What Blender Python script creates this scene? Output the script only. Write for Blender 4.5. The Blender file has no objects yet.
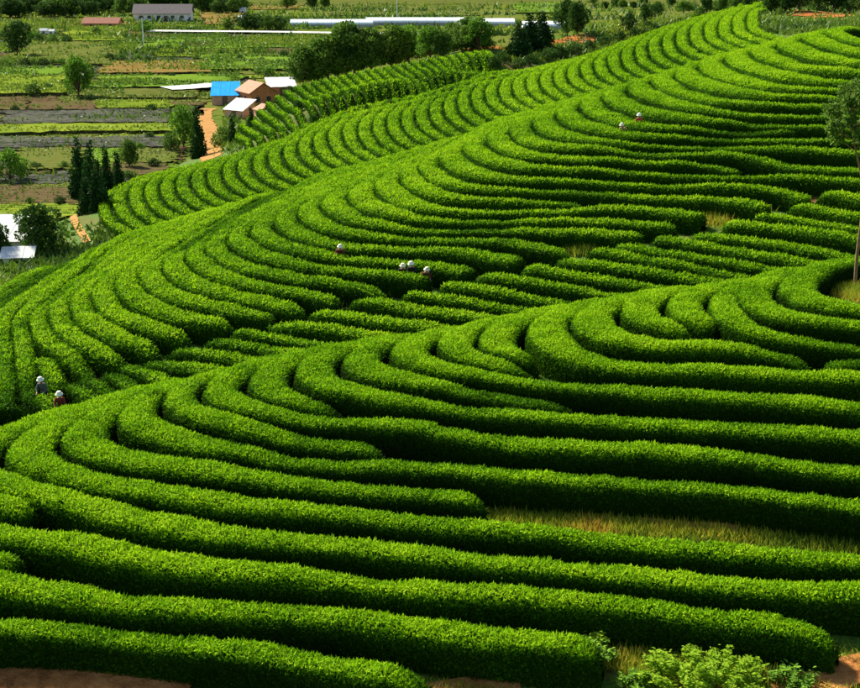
import bpy, math, random
import numpy as np
from mathutils import Vector

# ------------------------------------------------------------------ camera, sky, sun, exposure
scene = bpy.context.scene
COL = scene.collection
random.seed(7)
rng = np.random.default_rng(7)

F_PX = 1364.0            # focal length in photo pixels (photo 860 x 688)
PITCH = math.radians(16.0)
ZC = 28.5                # camera height above the valley floor

cam_data = bpy.data.cameras.new('camera')
cam = bpy.data.objects.new('camera', cam_data)
COL.objects.link(cam)
cam.location = (0, 0, ZC)
cam.rotation_euler = (math.radians(90) - PITCH, 0, 0)
cam_data.sensor_width = 36.0
cam_data.lens = 36.0 * F_PX / 860.0
cam_data.clip_start = 0.5
cam_data.clip_end = 9000
scene.camera = cam

SUN_AZ = math.radians(-42)      # measured from +Y towards +X; sun stands left and beyond the hills
SUN_EL = math.radians(39)
world = bpy.data.worlds.new('World')
scene.world = world
world.use_nodes = True
wn = world.node_tree.nodes
sky = wn.new('ShaderNodeTexSky')
sky.sky_type = 'NISHITA'
sky.sun_disc = False
sky.sun_elevation = SUN_EL
sky.sun_rotation = SUN_AZ
bg = wn['Background']
bg.inputs['Strength'].default_value = 0.08
world.node_tree.links.new(sky.outputs['Color'], bg.inputs['Color'])

sun_data = bpy.data.lights.new('sun', 'SUN')
sun_data.energy = 5.0
sun_data.angle = math.radians(6.0)
sun_data.color = (1.0, 0.94, 0.78)
sun = bpy.data.objects.new('sun', sun_data)
COL.objects.link(sun)
sd = Vector((math.sin(SUN_AZ) * math.cos(SUN_EL), math.cos(SUN_AZ) * math.cos(SUN_EL), math.sin(SUN_EL)))
sun.rotation_euler = (-sd).to_track_quat('-Z', 'Y').to_euler()
sun.location = sd * 300

scene.view_settings.view_transform = 'Standard'
scene.view_settings.look = 'None'
scene.view_settings.gamma = 1.0
scene.view_settings.exposure = 1.28

# ------------------------------------------------------------------ small maths
CT, ST = math.cos(PITCH), math.sin(PITCH)

def ray(u, v):
    u = np.asarray(u, float); v = np.asarray(v, float)
    a = (u - 430.0) / F_PX
    b = -(v - 344.0) / F_PX
    return np.stack([a, CT + b * ST, -ST + b * CT], -1)

def at_z(u, v, z):
    r = ray(u, v)
    t = (np.asarray(z, float) - ZC) / r[..., 2]
    return np.array([0, 0, ZC]) + r * t[..., None]

def at_d(u, v, d):
    r = ray(u, v)
    t = np.asarray(d, float) / r[..., 1]
    return np.array([0, 0, ZC]) + r * t[..., None]

def g0(u, v, z=0.0):
    p = at_z(u, v, z)
    return float(p[0]), float(p[1])

def hash3(ix, iy, iz, seed=0):
    n = (ix.astype(np.int64) * 73856093) ^ (iy.astype(np.int64) * 19349663) ^ (iz.astype(np.int64) * 83492791) ^ (seed * 2654435761)
    n = (n ^ (n >> 13)) * 1274126177
    n = n & 0x7fffffff
    n = (n ^ (n >> 16)) & 0xffff
    return n / 65535.0

def vnoise(p, scale, seed=0):
    q = np.asarray(p) * scale
    i = np.floor(q).astype(np.int64)
    f = q - i
    f = f * f * (3 - 2 * f)
    out = 0
    for dx in (0, 1):
        for dy in (0, 1):
            for dz in (0, 1):
                w = (f[..., 0] if dx else 1 - f[..., 0]) * (f[..., 1] if dy else 1 - f[..., 1]) * (f[..., 2] if dz else 1 - f[..., 2])
                out = out + w * hash3(i[..., 0] + dx, i[..., 1] + dy, i[..., 2] + dz, seed)
    return out * 2 - 1

def smooth_poly(pts, step):
    """Catmull-Rom through the points, resampled at an even step (n-D)."""
    P = np.asarray(pts, float)
    if len(P) < 2:
        return P
    E = np.vstack([2 * P[0] - P[1], P, 2 * P[-1] - P[-2]])
    out = []
    for i in range(1, len(E) - 2):
        p0, p1, p2, p3 = E[i - 1], E[i], E[i + 1], E[i + 2]
        t = np.linspace(0, 1, 24, endpoint=False)[:, None]
        # centripetal-like tension for uneven spacing
        d = np.linalg.norm(p2 - p1) + 1e-9
        m1 = (p2 - p0) / (np.linalg.norm(p2 - p1) + np.linalg.norm(p1 - p0) + 1e-9) * d
        m2 = (p3 - p1) / (np.linalg.norm(p3 - p2) + np.linalg.norm(p2 - p1) + 1e-9) * d
        h = (2 * t**3 - 3 * t**2 + 1) * p1 + (t**3 - 2 * t**2 + t) * m1 + (-2 * t**3 + 3 * t**2) * p2 + (t**3 - t**2) * m2
        out.append(h)
    out.append(P[-1:])
    C = np.vstack(out)
    return resample(C, step)

def resample(C, step):
    seg = np.linalg.norm(np.diff(C, axis=0), axis=1)
    s = np.concatenate([[0], np.cumsum(seg)])
    n = max(2, int(round(s[-1] / step)) + 1)
    t = np.linspace(0, s[-1], n)
    return np.stack([np.interp(t, s, C[:, k]) for k in range(C.shape[1])], -1)

def gauss1(a, k):
    if k < 1 or len(a) < 5:
        return a
    x = np.arange(-3 * k, 3 * k + 1)
    w = np.exp(-0.5 * (x / k) ** 2); w /= w.sum()
    pad = 3 * k
    out = np.empty_like(a)
    for c in range(a.shape[1]):
        e = np.concatenate([2 * a[0, c] - a[1:pad + 1, c][::-1] if len(a) > pad else np.full(pad, a[0, c]), a[:, c],
                            2 * a[-1, c] - a[-pad - 1:-1, c][::-1] if len(a) > pad else np.full(pad, a[-1, c])])
        out[:, c] = np.convolve(e, w, 'valid')[:len(a)]
    return out

# ------------------------------------------------------------------ the lines of the tea rows
SIL_NEAR = [(-160, 462), (-80, 441), (0, 420), (50, 407), (100, 394), (150, 381), (200, 370), (250, 357), (300, 347), (350, 340), (415, 331),
            (525, 307), (600, 296), (645, 290), (695, 281), (745, 271), (795, 265), (845, 255), (900, 246), (1000, 228)]
SIL_MID = [(-120, 325), (0, 280), (50, 262), (110, 235), (160, 219), (210, 205), (265, 189), (315, 172), (365, 160), (430, 142), (505, 116),
           (580, 95), (645, 79), (695, 61), (745, 50), (795, 37), (860, 25), (950, 8)]

def arm(sil, turn, L=None, k=2.0):
    """pixel points of the row's other side: from the bend of the spur up along its crest to the skyline of the hill"""
    su = [p[0] for p in sil]; sv = [p[1] for p in sil]
    ut, vt = turn
    gap = vt - np.interp(ut, su, sv)
    if L is None:
        L = k * gap + 22
    out = []
    for fu, fr in ((1.0, 0.06), (0.62, 0.26), (0.33, 0.48), (0.10, 0.70), (-0.01, 0.86)):
        u = ut + fu * L
        out.append((u, np.interp(u, su, sv) + fr * gap))
    return out

# foreground hill: (name, points from the bend to the right end, bend is first; flag: has an arm over the crest)
NEAR = [
 ('A', [(-40, 631), (0, 627), (50, 628.5), (100, 632), (150, 637), (215, 646), (280, 656), (334, 667), (388, 676), (432, 684)], 0),
 ('B', [(-40, 573), (0, 582), (37, 587), (87, 597), (125, 602), (215, 607), (275, 610), (325, 615), (415, 625), (496, 636), (560, 643), (603, 651)], 0),
 ('Cs', [(-40, 545), (0, 553), (12, 555), (28, 561)], 0),
 ('C', [(-40, 522), (0, 532), (30, 535), (75, 542), (125, 552), (175, 561), (215, 567), (275, 572), (350, 579), (415, 584), (500, 589), (615, 597), (668, 606), (722, 613), (776, 618), (812, 626), (838, 636)], 0),
 ('Ds', [(-40, 494), (0, 502), (20, 505), (34, 510)], 0),
 ('D', [(-40, 462), (-22, 472), (0, 481), (15, 486), (30, 490), (62, 497), (100, 507), (140, 517), (175, 525), (215, 532), (275, 538), (350, 545), (415, 552), (475, 559), (550, 565), (632, 573), (704, 582), (776, 587), (860, 591), (930, 597)], 1),
 ('E', [(24, 452), (38, 464), (62, 471), (100, 480), (160, 490), (215, 501), (275, 506), (350, 512), (415, 518), (500, 526), (550, 530), (615, 536), (695, 543), (745, 547), (795, 551), (860, 557), (930, 564)], 1),
 ('F', [(77, 438), (88, 447), (112, 453), (175, 463), (200, 467), (250, 475), (300, 482), (350, 487.5), (415, 491), (450, 493), (485, 499)], 1),
 ('G', [(132, 412), (138, 421), (155, 428), (190, 438), (215, 443), (250, 451), (300, 459), (350, 462), (415, 464), (475, 471), (525, 476), (615, 481), (645, 483), (695, 486), (745, 492), (795, 498), (860, 506), (930, 514)], 1),
 ('H', [(172, 395), (180, 402), (200, 410), (225, 418), (262, 430), (300, 437.5), (350, 442.5), (384, 446)], 1),
 ('I', [(212, 388), (218, 395), (237, 401), (262, 408), (287, 415), (325, 419), (375, 422), (415, 426), (450, 431), (507, 440), (615, 447), (695, 453), (745, 459), (795, 464), (860, 470), (930, 477)], 1),
 ('J', [(263, 380), (268, 388), (285, 396), (312, 402), (347, 406)], 1),
 ('K', [(308, 368), (315, 377), (330, 385), (355, 392), (380, 396), (415, 400), (450, 405), (500, 408), (550, 413), (615, 419), (645, 421), (720, 424), (795, 430), (860, 436), (930, 442)], 1),
 ('L', [(354, 357), (362, 366), (380, 373), (400, 377), (450, 386), (500, 392), (550, 397.5), (577, 401)], 1),
 ('M', [(402, 348), (412, 357), (437, 365), (465, 371), (512, 377), (562, 384), (615, 389), (645, 392), (720, 396), (795, 401), (860, 408), (930, 415)], 1),
 ('N', [(451, 342), (458, 351), (472, 357), (500, 361), (534, 367)], 1),
 ('O', [(490, 341), (497, 348), (513, 353), (536, 357)], 1),
 ('P', [(543, 327), (550, 338), (560, 347), (578, 355), (600, 360), (645, 366), (720, 369), (795, 372), (860, 377), (930, 383)], 1),
 ('Q', [(588, 317), (595, 327), (612, 334), (645, 341), (695, 345), (757, 347), (795, 351), (816, 357)], 1),
 ('Qr', [(824, 358), (860, 356), (930, 359)], 0),
 ('R', [(634, 309), (645, 318), (668, 326), (690, 331)], 1),
 ('S', [(681, 304), (690, 315), (709, 325)], 1),
 ('T', [(725, 304), (731, 316), (748, 328), (785, 334), (820, 337), (860, 341), (930, 346)], 1),
 ('U', [(745, 294), (752, 304), (769, 313), (795, 319), (820, 322), (860, 326), (930, 331)], 1),
 ('V', [(797, 284), (802, 293), (814, 300), (832, 305), (860, 309), (930, 314)], 1),
]
# middle hill, the rows that bend round its nose
MID = [
 ('m-3', [(-84, 362), (-78, 395), (-70, 430)], 1),
 ('m-2', [(-62, 352), (-57, 384), (-50, 420)], 1),
 ('m-1', [(-41, 341), (-37, 370), (-31, 410)], 1),
 ('m0', [(-20, 331), (-17, 358), (-11, 402)], 1),
 ('m1', [(1, 322), (3, 345), (8, 395)], 1),
 ('m2', [(21, 326), (24, 350), (28, 387)], 1),
 ('m3', [(38, 352), (46, 358), (60, 376)], 0),
 ('m4', [(38, 318), (44, 334), (57, 345), (75, 357), (92, 367)], 1),
 ('m5', [(59, 312), (67, 331), (87, 342), (107, 352), (127, 358)], 1),
 ('m6', [(81, 303), (88, 317), (107, 329), (132, 340), (160, 349)], 1),
 ('m7', [(103, 294), (112, 310), (140, 322), (170, 331), (193, 337)], 1),
 ('m8', [(128, 286), (142, 299), (165, 308), (190, 316), (215, 320), (229, 323)], 1),
 ('m9', [(150, 277), (165, 289), (195, 300), (225, 306), (250, 311), (271, 316)], 1),
 ('m10', [(174, 266), (190, 279), (215, 288), (240, 295), (262, 299), (287, 304), (306, 309)], 1),
 ('m11', [(194, 256), (212, 270), (237, 281), (275, 289), (312, 294), (342, 300)], 1),
 ('m12', [(216, 248), (237, 262), (262, 270), (300, 277), (337, 282), (370, 287), (386, 292)], 1),
 ('m13', [(238, 239), (255, 251), (287, 261), (325, 268), (375, 273), (415, 277), (428, 280)], 1),
 ('m14', [(262, 230), (280, 242), (312, 250), (350, 257), (400, 261), (437, 264), (471, 270)], 1),
 ('m15', [(286, 221), (305, 234), (337, 243), (375, 247), (415, 249), (450, 250), (487, 254), (521, 260)], 1),
 ('m16', [(308, 212), (330, 226), (362, 233), (400, 237), (450, 239), (500, 241), (537, 245), (573, 252)], 1),
 ('m17', [(334, 203), (355, 217), (387, 224), (415, 227), (450, 228), (500, 228), (550, 230), (615, 232), (641, 236)], 1),
 ('m18', [(360, 194), (378, 206), (405, 214), (440, 218), (525, 218), (615, 219.5), (645, 222), (678, 225)], 1),
 ('m19', [(387, 184), (402, 196), (425, 206), (462, 210), (525, 209.5), (575, 208.5), (615, 208), (645, 210), (675, 213), (703, 217)], 1),
 ('m20', [(410, 174), (422, 186), (445, 195), (475, 199.5), (525, 200.5), (588, 201)], 1),
 ('m21', [(426, 165), (440, 177), (470, 186), (512, 189), (560, 189), (615, 191), (645, 194), (695, 196), (745, 200), (771, 205)], 1),
 ('m22', [(450, 153), (463, 165), (487, 174), (525, 178), (575, 179), (615, 180.5), (645, 182), (720, 185), (782, 189), (811, 195)], 1),
 ('m23', [(474, 145), (487, 155), (512, 163), (540, 167.5), (575, 169), (615, 170), (645, 172), (720, 175), (795, 177.5), (840, 181), (900, 187)], 1),
 ('m24', [(498, 136), (508, 146), (530, 153), (575, 157.5), (615, 159), (645, 161), (695, 162.5), (741, 167)], 1),
 ('m25', [(519, 128), (530, 138), (550, 143), (580, 147), (615, 149.5), (645, 152), (720, 154), (757, 157), (795, 162), (860, 167), (930, 173)], 1),
 ('m26', [(543, 119), (553, 129), (575, 136), (615, 142), (645, 144), (720, 146), (785, 148.5), (860, 153), (930, 159)], 1),
 ('m27', [(565, 109), (575, 119), (597, 126), (625, 131.5), (645, 134), (720, 136.5), (795, 140), (860, 142), (930, 147)], 1),
 ('m28', [(589, 100), (600, 111), (622, 119.5), (645, 125), (680, 128), (720, 129.5), (801, 131)], 1),
 ('m29', [(612, 92), (622, 101), (645, 108), (680, 115), (720, 119.5), (795, 122.5), (860, 126), (930, 130)], 1),
 ('m30', [(638, 83), (647, 91), (670, 99.5), (707, 108), (745, 111.5), (795, 113.5), (860, 116), (930, 120)], 1),
 ('m31', [(661, 77), (670, 86), (690, 92.5), (720, 98.5), (770, 103), (830, 105), (860, 106.5), (930, 110)], 1),
 ('m32', [(683, 69), (692, 77), (705, 82), (732, 89.5), (770, 95), (830, 98), (860, 99.5), (930, 103)], 1),
 ('m33', [(709, 62), (717, 69), (732, 75), (762, 83), (795, 87.5), (845, 90.5), (900, 94)], 1),
 ('m34', [(735, 54.5), (742, 61), (755, 66.5), (782, 73.5), (820, 80), (860, 83), (930, 88)], 1),
 ('m35', [(762, 47), (769, 53.5), (782, 59), (807, 65), (835, 68.5), (860, 71), (930, 77)], 1),
 ('m36', [(788, 40), (795, 46), (808, 51), (835, 57), (860, 61), (930, 68)], 1),
 ('m37', [(812, 34), (820, 39), (835, 44), (860, 50.5), (930, 59)], 1),
 ('m38', [(834, 29.5), (845, 35), (860, 40), (930, 50)], 1),
]
# rows below the dirt path on the middle hill: (name, row of equal height, points from the path rightwards)
LOW = [
 ('l1', -2.6, [(-30, 408), (0, 404), (18, 400), (26, 404)]),
 ('l2', -1.8, [(30, 398), (40, 394), (50, 400), (60, 410)]),
 ('l3', -0.6, [(57, 383), (70, 384), (84, 389), (97, 400)]),
 ('l3b', 0.6, [(78, 376), (90, 378), (102, 384), (115, 396)]),
 ('l4', 2.0, [(100, 368), (110, 369), (124, 375), (145, 390)]),
 ('l5', 4, [(122, 360), (134, 364), (150, 371), (180, 385)]),
 ('l6', 5, [(142, 355), (170, 360), (200, 365), (235, 374)]),
 ('l7', 6, [(167, 345), (195, 349), (237, 356), (280, 365)]),
 ('l8', 7, [(201, 335), (225, 338), (250, 342), (280, 348), (320, 357)]),
 ('l9', 8, [(231, 325), (262, 331), (300, 337), (330, 341), (370, 348)]),
 ('l10', 9, [(268, 318), (300, 324), (350, 330), (375, 333), (420, 340)]),
 ('l11', 10, [(308, 309), (350, 315), (400, 320), (420, 323), (470, 330)]),
 ('l12', 11, [(346, 298), (375, 302), (415, 308), (467, 314), (520, 322)]),
 ('l13', 12, [(401, 290), (430, 294), (470, 299), (512, 304), (570, 312)]),
 ('l14', 13, [(440, 281), (475, 286), (525, 294), (562, 300), (620, 309)]),
 ('l15', 14, [(475, 272), (525, 279), (575, 286), (605, 291), (670, 301)]),
 ('l16', 15, [(523, 264), (550, 269), (615, 279), (660, 285), (720, 294)]),
 ('l17', 15.6, [(556, 257), (585, 262), (615, 266), (660, 272), (700, 277), (760, 286)]),
 ('l18', 16.2, [(586, 249), (615, 252), (645, 257), (695, 265), (740, 272), (800, 282)]),
 ('l19', 16.7, [(616, 241), (645, 247), (695, 255), (745, 263), (770, 267), (830, 277)]),
 ('l20', 17.2, [(651, 237), (695, 243), (745, 251), (795, 259), (817, 263), (880, 274)]),
 ('l21', 18.2, [(686, 230), (732, 236), (782, 243), (850, 253), (910, 263)]),
 ('l22', 19, [(722, 222), (770, 227), (820, 233), (860, 239), (930, 250)]),
 ('l23', 20.4, [(752, 212), (795, 217), (860, 227), (930, 238)]),
 ('l24', 21.2, [(787, 202), (820, 207), (860, 214), (930, 224)]),
 ('l25', 22, [(817, 192), (835, 193), (860, 197), (930, 206)]),
]

HH_NEAR, HH_MID = 0.92, 0.92

# ------------------------------------------------------------------ rows in the world
def extend(P, n0, n1, step):
    """straight-on continuation of a world polyline at both ends (metres)"""
    out = [P]
    if n0 > 0:
        d = P[0] - P[min(8, len(P) - 1)]; d /= np.linalg.norm(d) + 1e-9
        k = np.arange(int(n0 / step), 0, -1)[:, None] * step
        out.insert(0, P[0] + d * k)
    if n1 > 0:
        d = P[-1] - P[-min(8, len(P))]; d /= np.linalg.norm(d) + 1e-9
        k = np.arange(1, int(n1 / step) + 1)[:, None] * step
        out.append(P[-1] + d * k)
    return np.vstack(out)

ROWS = []     # dicts: name, hill, xyz (top centre line), front-only mask
def make_rows(rows, zs, sil, hill, hh):
    for name, pts, has_arm in rows:
        z = zs[name]
        px = list(pts)
        if has_arm:
            a = arm(sil, pts[0])
            px = a + px
        W = at_z([p[0] for p in px], [p[1] for p in px], z)
        C = smooth_poly(W, 0.3)
        C = gauss1(C, 3)
        C[:, 2] = z - hh
        if pts[-1][0] >= 890:            # rows that run on past the picture
            C = extend(C, 0, 9.0 if hill == 'near' else 12.0, 0.3)
        if not has_arm and pts[0][0] <= -30:
            C = extend(C, 5.0, 0, 0.3)
        if has_arm:                      # beyond the crest the row runs on down the far side
            C = extend(C, 7.0, 0, 0.3)
            ne = int(7.0 / 0.3)
            C[:ne, 2] -= np.arange(ne, 0, -1) * 0.3 * dict(near=0.28, mid=0.24)[hill]
        ROWS.append(dict(name=name, hill=hill, c=C, hh=hh, zt=z, arm=has_arm))

def front_levels(rows, z_first, pitch, lo):
    zs = {}; union = None; prev = z_first
    for name, pts, _ in rows:
        P = smooth_poly(pts, 4.0)
        z = z_first
        if union is not None:
            best = None
            for dz in np.arange(lo, 0.9, 0.01):
                Q = at_z(P[:, 0], P[:, 1], prev + dz)
                d = np.sqrt(((Q[:, None, :] - union[None, :, :]) ** 2).sum(-1)).min(1)
                e = abs(np.percentile(d, 40) - pitch) + 0.22 * abs(dz - 0.26)
                if best is None or e < best[0]:
                    best = (e, prev + dz)
            z = best[1]
        zs[name] = z
        Q = at_z(P[:, 0], P[:, 1], z)
        union = Q if union is None else np.vstack([union, Q])
        prev = z
    return zs

ZN = {k: ZC - d for k, d in dict(A=15.0, B=14.68, Cs=14.5, C=14.37, Ds=14.3, D=14.2, E=14.03, F=13.89, G=13.69, H=13.5, I=13.32, J=13.2, K=13.0,
      L=12.88, M=12.7, N=12.6, O=12.52, P=12.33, Q=12.05, Qr=12.1, R=11.95, S=11.85, T=11.75, U=11.6, V=11.4).items()}
mid_hi = [r for r in MID if int(r[0][1:]) >= 7]
ZM = front_levels(mid_hi, ZC - 15.76, 1.5, 0.06)
for k, dz in zip(('m6', 'm5', 'm4', 'm3', 'm2', 'm1', 'm0', 'm-1', 'm-2', 'm-3'), (15.98, 16.17, 16.35, 16.45, 16.6, 16.8, 16.98, 17.18, 17.4, 17.65)):
    ZM[k] = ZC - dz
make_rows(NEAR, ZN, SIL_NEAR, 'near', HH_NEAR)
make_rows(MID, ZM, SIL_MID, 'mid', HH_MID)
idx = np.array([int(k[1:]) for k in ZM]); val = np.array([ZM[k] for k in ZM])
o = np.argsort(idx); idx = idx[o]; val = val[o]
for name, lev, pts in LOW:
    z = float(np.interp(lev, idx, val)) if lev >= 1 else float(np.interp(1, idx, val) + (lev - 1) * 0.14)
    W = at_z([p[0] for p in pts], [p[1] for p in pts], z)
    C = gauss1(smooth_poly(W, 0.3), 3)
    C[:, 2] = z - HH_MID
    if pts[-1][0] >= 890:
        C = extend(C, 0, 10.0, 0.3)
    ROWS.append(dict(name=name, hill='low', c=C, hh=HH_MID, zt=z, arm=0))

# far ridge: rows come down its near face and slip behind the middle hill
SIL3 = [(60, 204), (100, 190), (117, 182), (160, 171), (202, 162), (275, 142), (290, 134), (340, 116), (390, 104), (430, 96), (455, 86), (505, 74),
        (580, 57), (645, 33), (695, 17), (745, 5), (800, -6)]
s3u = [p[0] for p in SIL3]; s3v = [p[1] for p in SIL3]
smu = [p[0] for p in SIL_MID]; smv = [p[1] for p in SIL_MID]
HH_FAR = 0.66
u = 108.0
k = 0
while u < 764:
    a3 = np.interp(u, s3u, s3v); am = np.interp(u, smu, smv)
    band = am - a3
    vt = a3 + 0.62 * band
    D = np.interp(u, [100, 450, 780], [138, 146, 158])
    z = float(at_d(u, vt, D)[2])
    dx = np.interp(u, [100, 600, 700, 760], [26, 26, 44, 80])
    jit = random.uniform(-1, 1)
    vs = np.interp(u + dx, smu, smv)
    ve = vt + np.interp(u, [100, 640, 760], [0.36, 0.34, 0.42]) * band
    px = [(u + 34, np.interp(u + 34, s3u, s3v) + 0.01 * band), (u + 15, np.interp(u + 15, s3u, s3v) + 0.045 * band), (u + 3, a3 + 0.12 * band), (u - 3 + jit * .8, a3 + 0.26 * band), (u - 3.5, a3 + 0.44 * band), (u, vt), (u + dx * .35, vt + (ve - vt) * .5), (u + dx, ve), (u + 2.1 * dx, ve + (ve - vt) * .6)]
    W = at_z([p[0] for p in px], [p[1] for p in px], z)
    C = gauss1(smooth_poly(W, 0.6), 2)
    C[:, 2] = z - HH_FAR
    C = extend(C, 6.0, 0, 0.6)
    C[:10, 2] -= np.arange(10, 0, -1) * 0.6 * 0.2
    ROWS.append(dict(name='r%d' % k, hill='far', c=C, hh=HH_FAR, zt=z, arm=1))
    k += 1
    u += np.interp(u, [100, 300, 500, 640, 760], [16, 15, 13.6, 13.6, 14.5])

# straight plot beside the farmhouse
def plot_d(u, v):
    top = np.interp(u, [225, 255, 290, 330, 400, 470, 510], [136, 112, 86, 76, 62, 50, 48])
    bot = np.interp(u, [225, 255, 285, 340, 430, 490, 520], [156, 146, 133, 116, 96, 78, 70])
    return 172 + 42 * np.clip((bot - v) / (bot - top), -0.3, 1.2)
for k, us in enumerate(np.arange(232, 492, 9.0)):
    vs = np.interp(us, [225, 255, 290, 330, 400, 470, 510], [136, 112, 86, 76, 62, 50, 48]) + 1.0
    pts = []
    for t in np.arange(0, 90, 4.0):
        uu, vv = us + t, vs + 0.66 * t
        if vv > np.interp(uu, [225, 255, 285, 340, 430, 490, 520], [159, 149, 136, 119, 99, 81, 73]):
            break
        pts.append((uu, vv))
    if len(pts) < 4:
        continue
    pu = np.array([p[0] for p in pts]); pv = np.array([p[1] for p in pts])
    W = at_d(pu, pv, plot_d(pu, pv))
    C = resample(W, 0.7)
    C[:, 2] -= 0.75
    ROWS.append(dict(name='p%d' % k, hill='plot', c=C, hh=0.75, zt=None, arm=0))

# ------------------------------------------------------------------ hill terrain: a smooth surface through the feet of the rows
ctrl = []
for r in ROWS:
    st = {'near': 6, 'mid': 7, 'low': 7, 'far': 8, 'plot': 12}[r['hill']]
    ctrl.append(r['c'][::st])
for (uu, vv, zz) in ((0, 232, -1), (0, 205, -1), (40, 245, -.6), (0, 262, .2), (60, 222, -1), (95, 206, -.6), (130, 178, -1), (150, 165, -1.2), (200, 152, -1), (235, 140, -1), (255, 126, -1), (0, 160, -2), (80, 150, -2), (160, 130, -2),
                     (0, 120, -3), (120, 110, -3), (220, 105, -2), (275, 100, -1), (285, 78, -1.5), (330, 62, -1.5), (400, 50, -1.5), (-60, 240, -2), (-60, 180, -3), (-120, 260, -3), (-120, 200, -3), (0, 90, -4), (150, 80, -4)):
    ctrl.append(at_z(uu, vv, zz)[None, :])
for (uu, vv, dd) in ((470, 48, 222), (505, 50, 218), (540, 46, 225), (562, 38, 235), (600, 28, 240), (640, 18, 245), (690, 9, 250), (740, 1, 255),
                     (830, 13, 200), (862, 16, 190), (795, 7, 205), (900, 10, 190)):
    p = at_d(uu, vv, dd); ctrl.append(p[None, :]); ctrl.append((p * np.array([1.1, 1.12, 1]) - np.array([0, 0, 5.0]))[None, :])
for (x, y, z) in ((0, 275, -1), (-30, 275, -3), (75, 110, 23),  (20, 16, 13), (0, 14, 12.6), (-20, 14, 12.2),
                  (-30, 25, 11.5), (-32, 40, 10.5), (-45, 60, 7), (-60, 80, 2), (-45, 30, 9), (-75, 60, -1), (-75, 100, -3), (60, 14, 16), (80, 50, 22), (80, 100, 24)):
    ctrl.append(np.array([[x, y, z]], float))
CP = np.vstack(ctrl)
# thin out near-duplicates
key = np.round(CP[:, :2] / 0.9).astype(int)
_, ui = np.unique(key, axis=0, return_index=True)
CP = CP[np.sort(ui)]
if len(CP) > 2600:
    CP = CP[rng.permutation(len(CP))[:2600]]

def kern(a, b):
    d2 = ((a[:, None, :] - b[None, :, :]) ** 2).sum(-1)
    return np.sqrt(d2 + 9.0)
K = kern(CP[:, :2], CP[:, :2])
n = len(CP)
A = np.zeros((n + 3, n + 3))
A[:n, :n] = -K + np.eye(n) * 0.6
Pm = np.column_stack([np.ones(n), CP[:, :2]])
A[:n, n:] = Pm; A[n:, :n] = Pm.T
sol = np.linalg.solve(A, np.concatenate([CP[:, 2], np.zeros(3)]))
GX = np.arange(-80, 96.1, 0.8); GY = np.arange(10, 270.1, 0.8)
gx, gy = np.meshgrid(GX, GY)
G = np.column_stack([gx.ravel(), gy.ravel()])
GZ = np.empty(len(G))
for i in range(0, len(G), 6000):
    s = slice(i, i + 6000)
    GZ[s] = -kern(G[s], CP[:, :2]) @ sol[:n] + sol[n] + G[s] @ sol[n + 1:]
GZ = GZ.reshape(gx.shape)
GZ = np.maximum(GZ, -2.0)

def ground_z(x, y):
    fx = np.clip((np.asarray(x, float) - GX[0]) / 0.8, 0, len(GX) - 1.001)
    fy = np.clip((np.asarray(y, float) - GY[0]) / 0.8, 0, len(GY) - 1.001)
    ix = fx.astype(int); iy = fy.astype(int)
    ax = fx - ix; ay = fy - iy
    return (GZ[iy, ix] * (1 - ax) * (1 - ay) + GZ[iy, ix + 1] * ax * (1 - ay) + GZ[iy + 1, ix] * (1 - ax) * ay + GZ[iy + 1, ix + 1] * ax * ay)

def on_hill(u, v, extra=0.0, dmin=18):
    """the point of the hill surface seen at a photo position"""
    D = np.arange(dmin, 262, 0.15)
    P = at_d(np.full(len(D), u), np.full(len(D), v), D)
    h = P[:, 2] - np.maximum(ground_z(P[:, 0], P[:, 1]), 0.0) - extra
    k = np.argmax(h < 0) if (h < 0).any() else len(D) - 1
    return float(P[k, 0]), float(P[k, 1]), float(P[k, 2] - extra)

# ------------------------------------------------------------------ object helpers
def tag(o, label=None, cat=None, group=None, kind=None):
    if label: o['label'] = label
    if cat: o['category'] = cat
    if group: o['group'] = group
    if kind: o['kind'] = kind
    return o

def mesh_from(name, verts, faces, nper=None):
    """fast mesh from numpy arrays; faces either (n,k) array or list"""
    me = bpy.data.meshes.new(name)
    V = np.ascontiguousarray(np.asarray(verts, np.float32))
    if isinstance(faces, np.ndarray):
        nf, kk = faces.shape
        me.vertices.add(len(V)); me.loops.add(nf * kk); me.polygons.add(nf)
        me.vertices.foreach_set('co', V.ravel())
        me.loops.foreach_set('vertex_index', np.ascontiguousarray(faces, np.int32).ravel())
        me.polygons.foreach_set('loop_start', np.arange(0, nf * kk, kk, dtype=np.int32))
        me.update(calc_edges=True)
    else:
        me.from_pydata([tuple(map(float, v)) for v in V], [], [list(map(int, f)) for f in faces])
    return me

def obj(name, me, mat=None, parent=None, smooth=False):
    o = bpy.data.objects.new(name, me)
    COL.objects.link(o)
    if mat is not None:
        for m in (mat if isinstance(mat, (list, tuple)) else [mat]):
            me.materials.append(m)
    if smooth:
        me.polygons.foreach_set('use_smooth', np.ones(len(me.polygons), bool))
    if parent is not None:
        o.parent = parent
    return o

def empty(name, loc, rz=0.0):
    o = bpy.data.objects.new(name, None)
    COL.objects.link(o)
    o.empty_display_size = 0.3
    o.location = loc
    o.rotation_euler = (0, 0, rz)
    return o

def set_tint(me, vals, name='tint', domain='FACE'):
    a = me.attributes.new(name, 'FLOAT', domain)
    a.data.foreach_set('value', np.ascontiguousarray(vals, np.float32))

def nodes_of(name):
    m = bpy.data.materials.new(name)
    m.use_nodes = True
    nt = m.node_tree
    return m, nt, nt.nodes, nt.links, nt.nodes['Principled BSDF']

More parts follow.
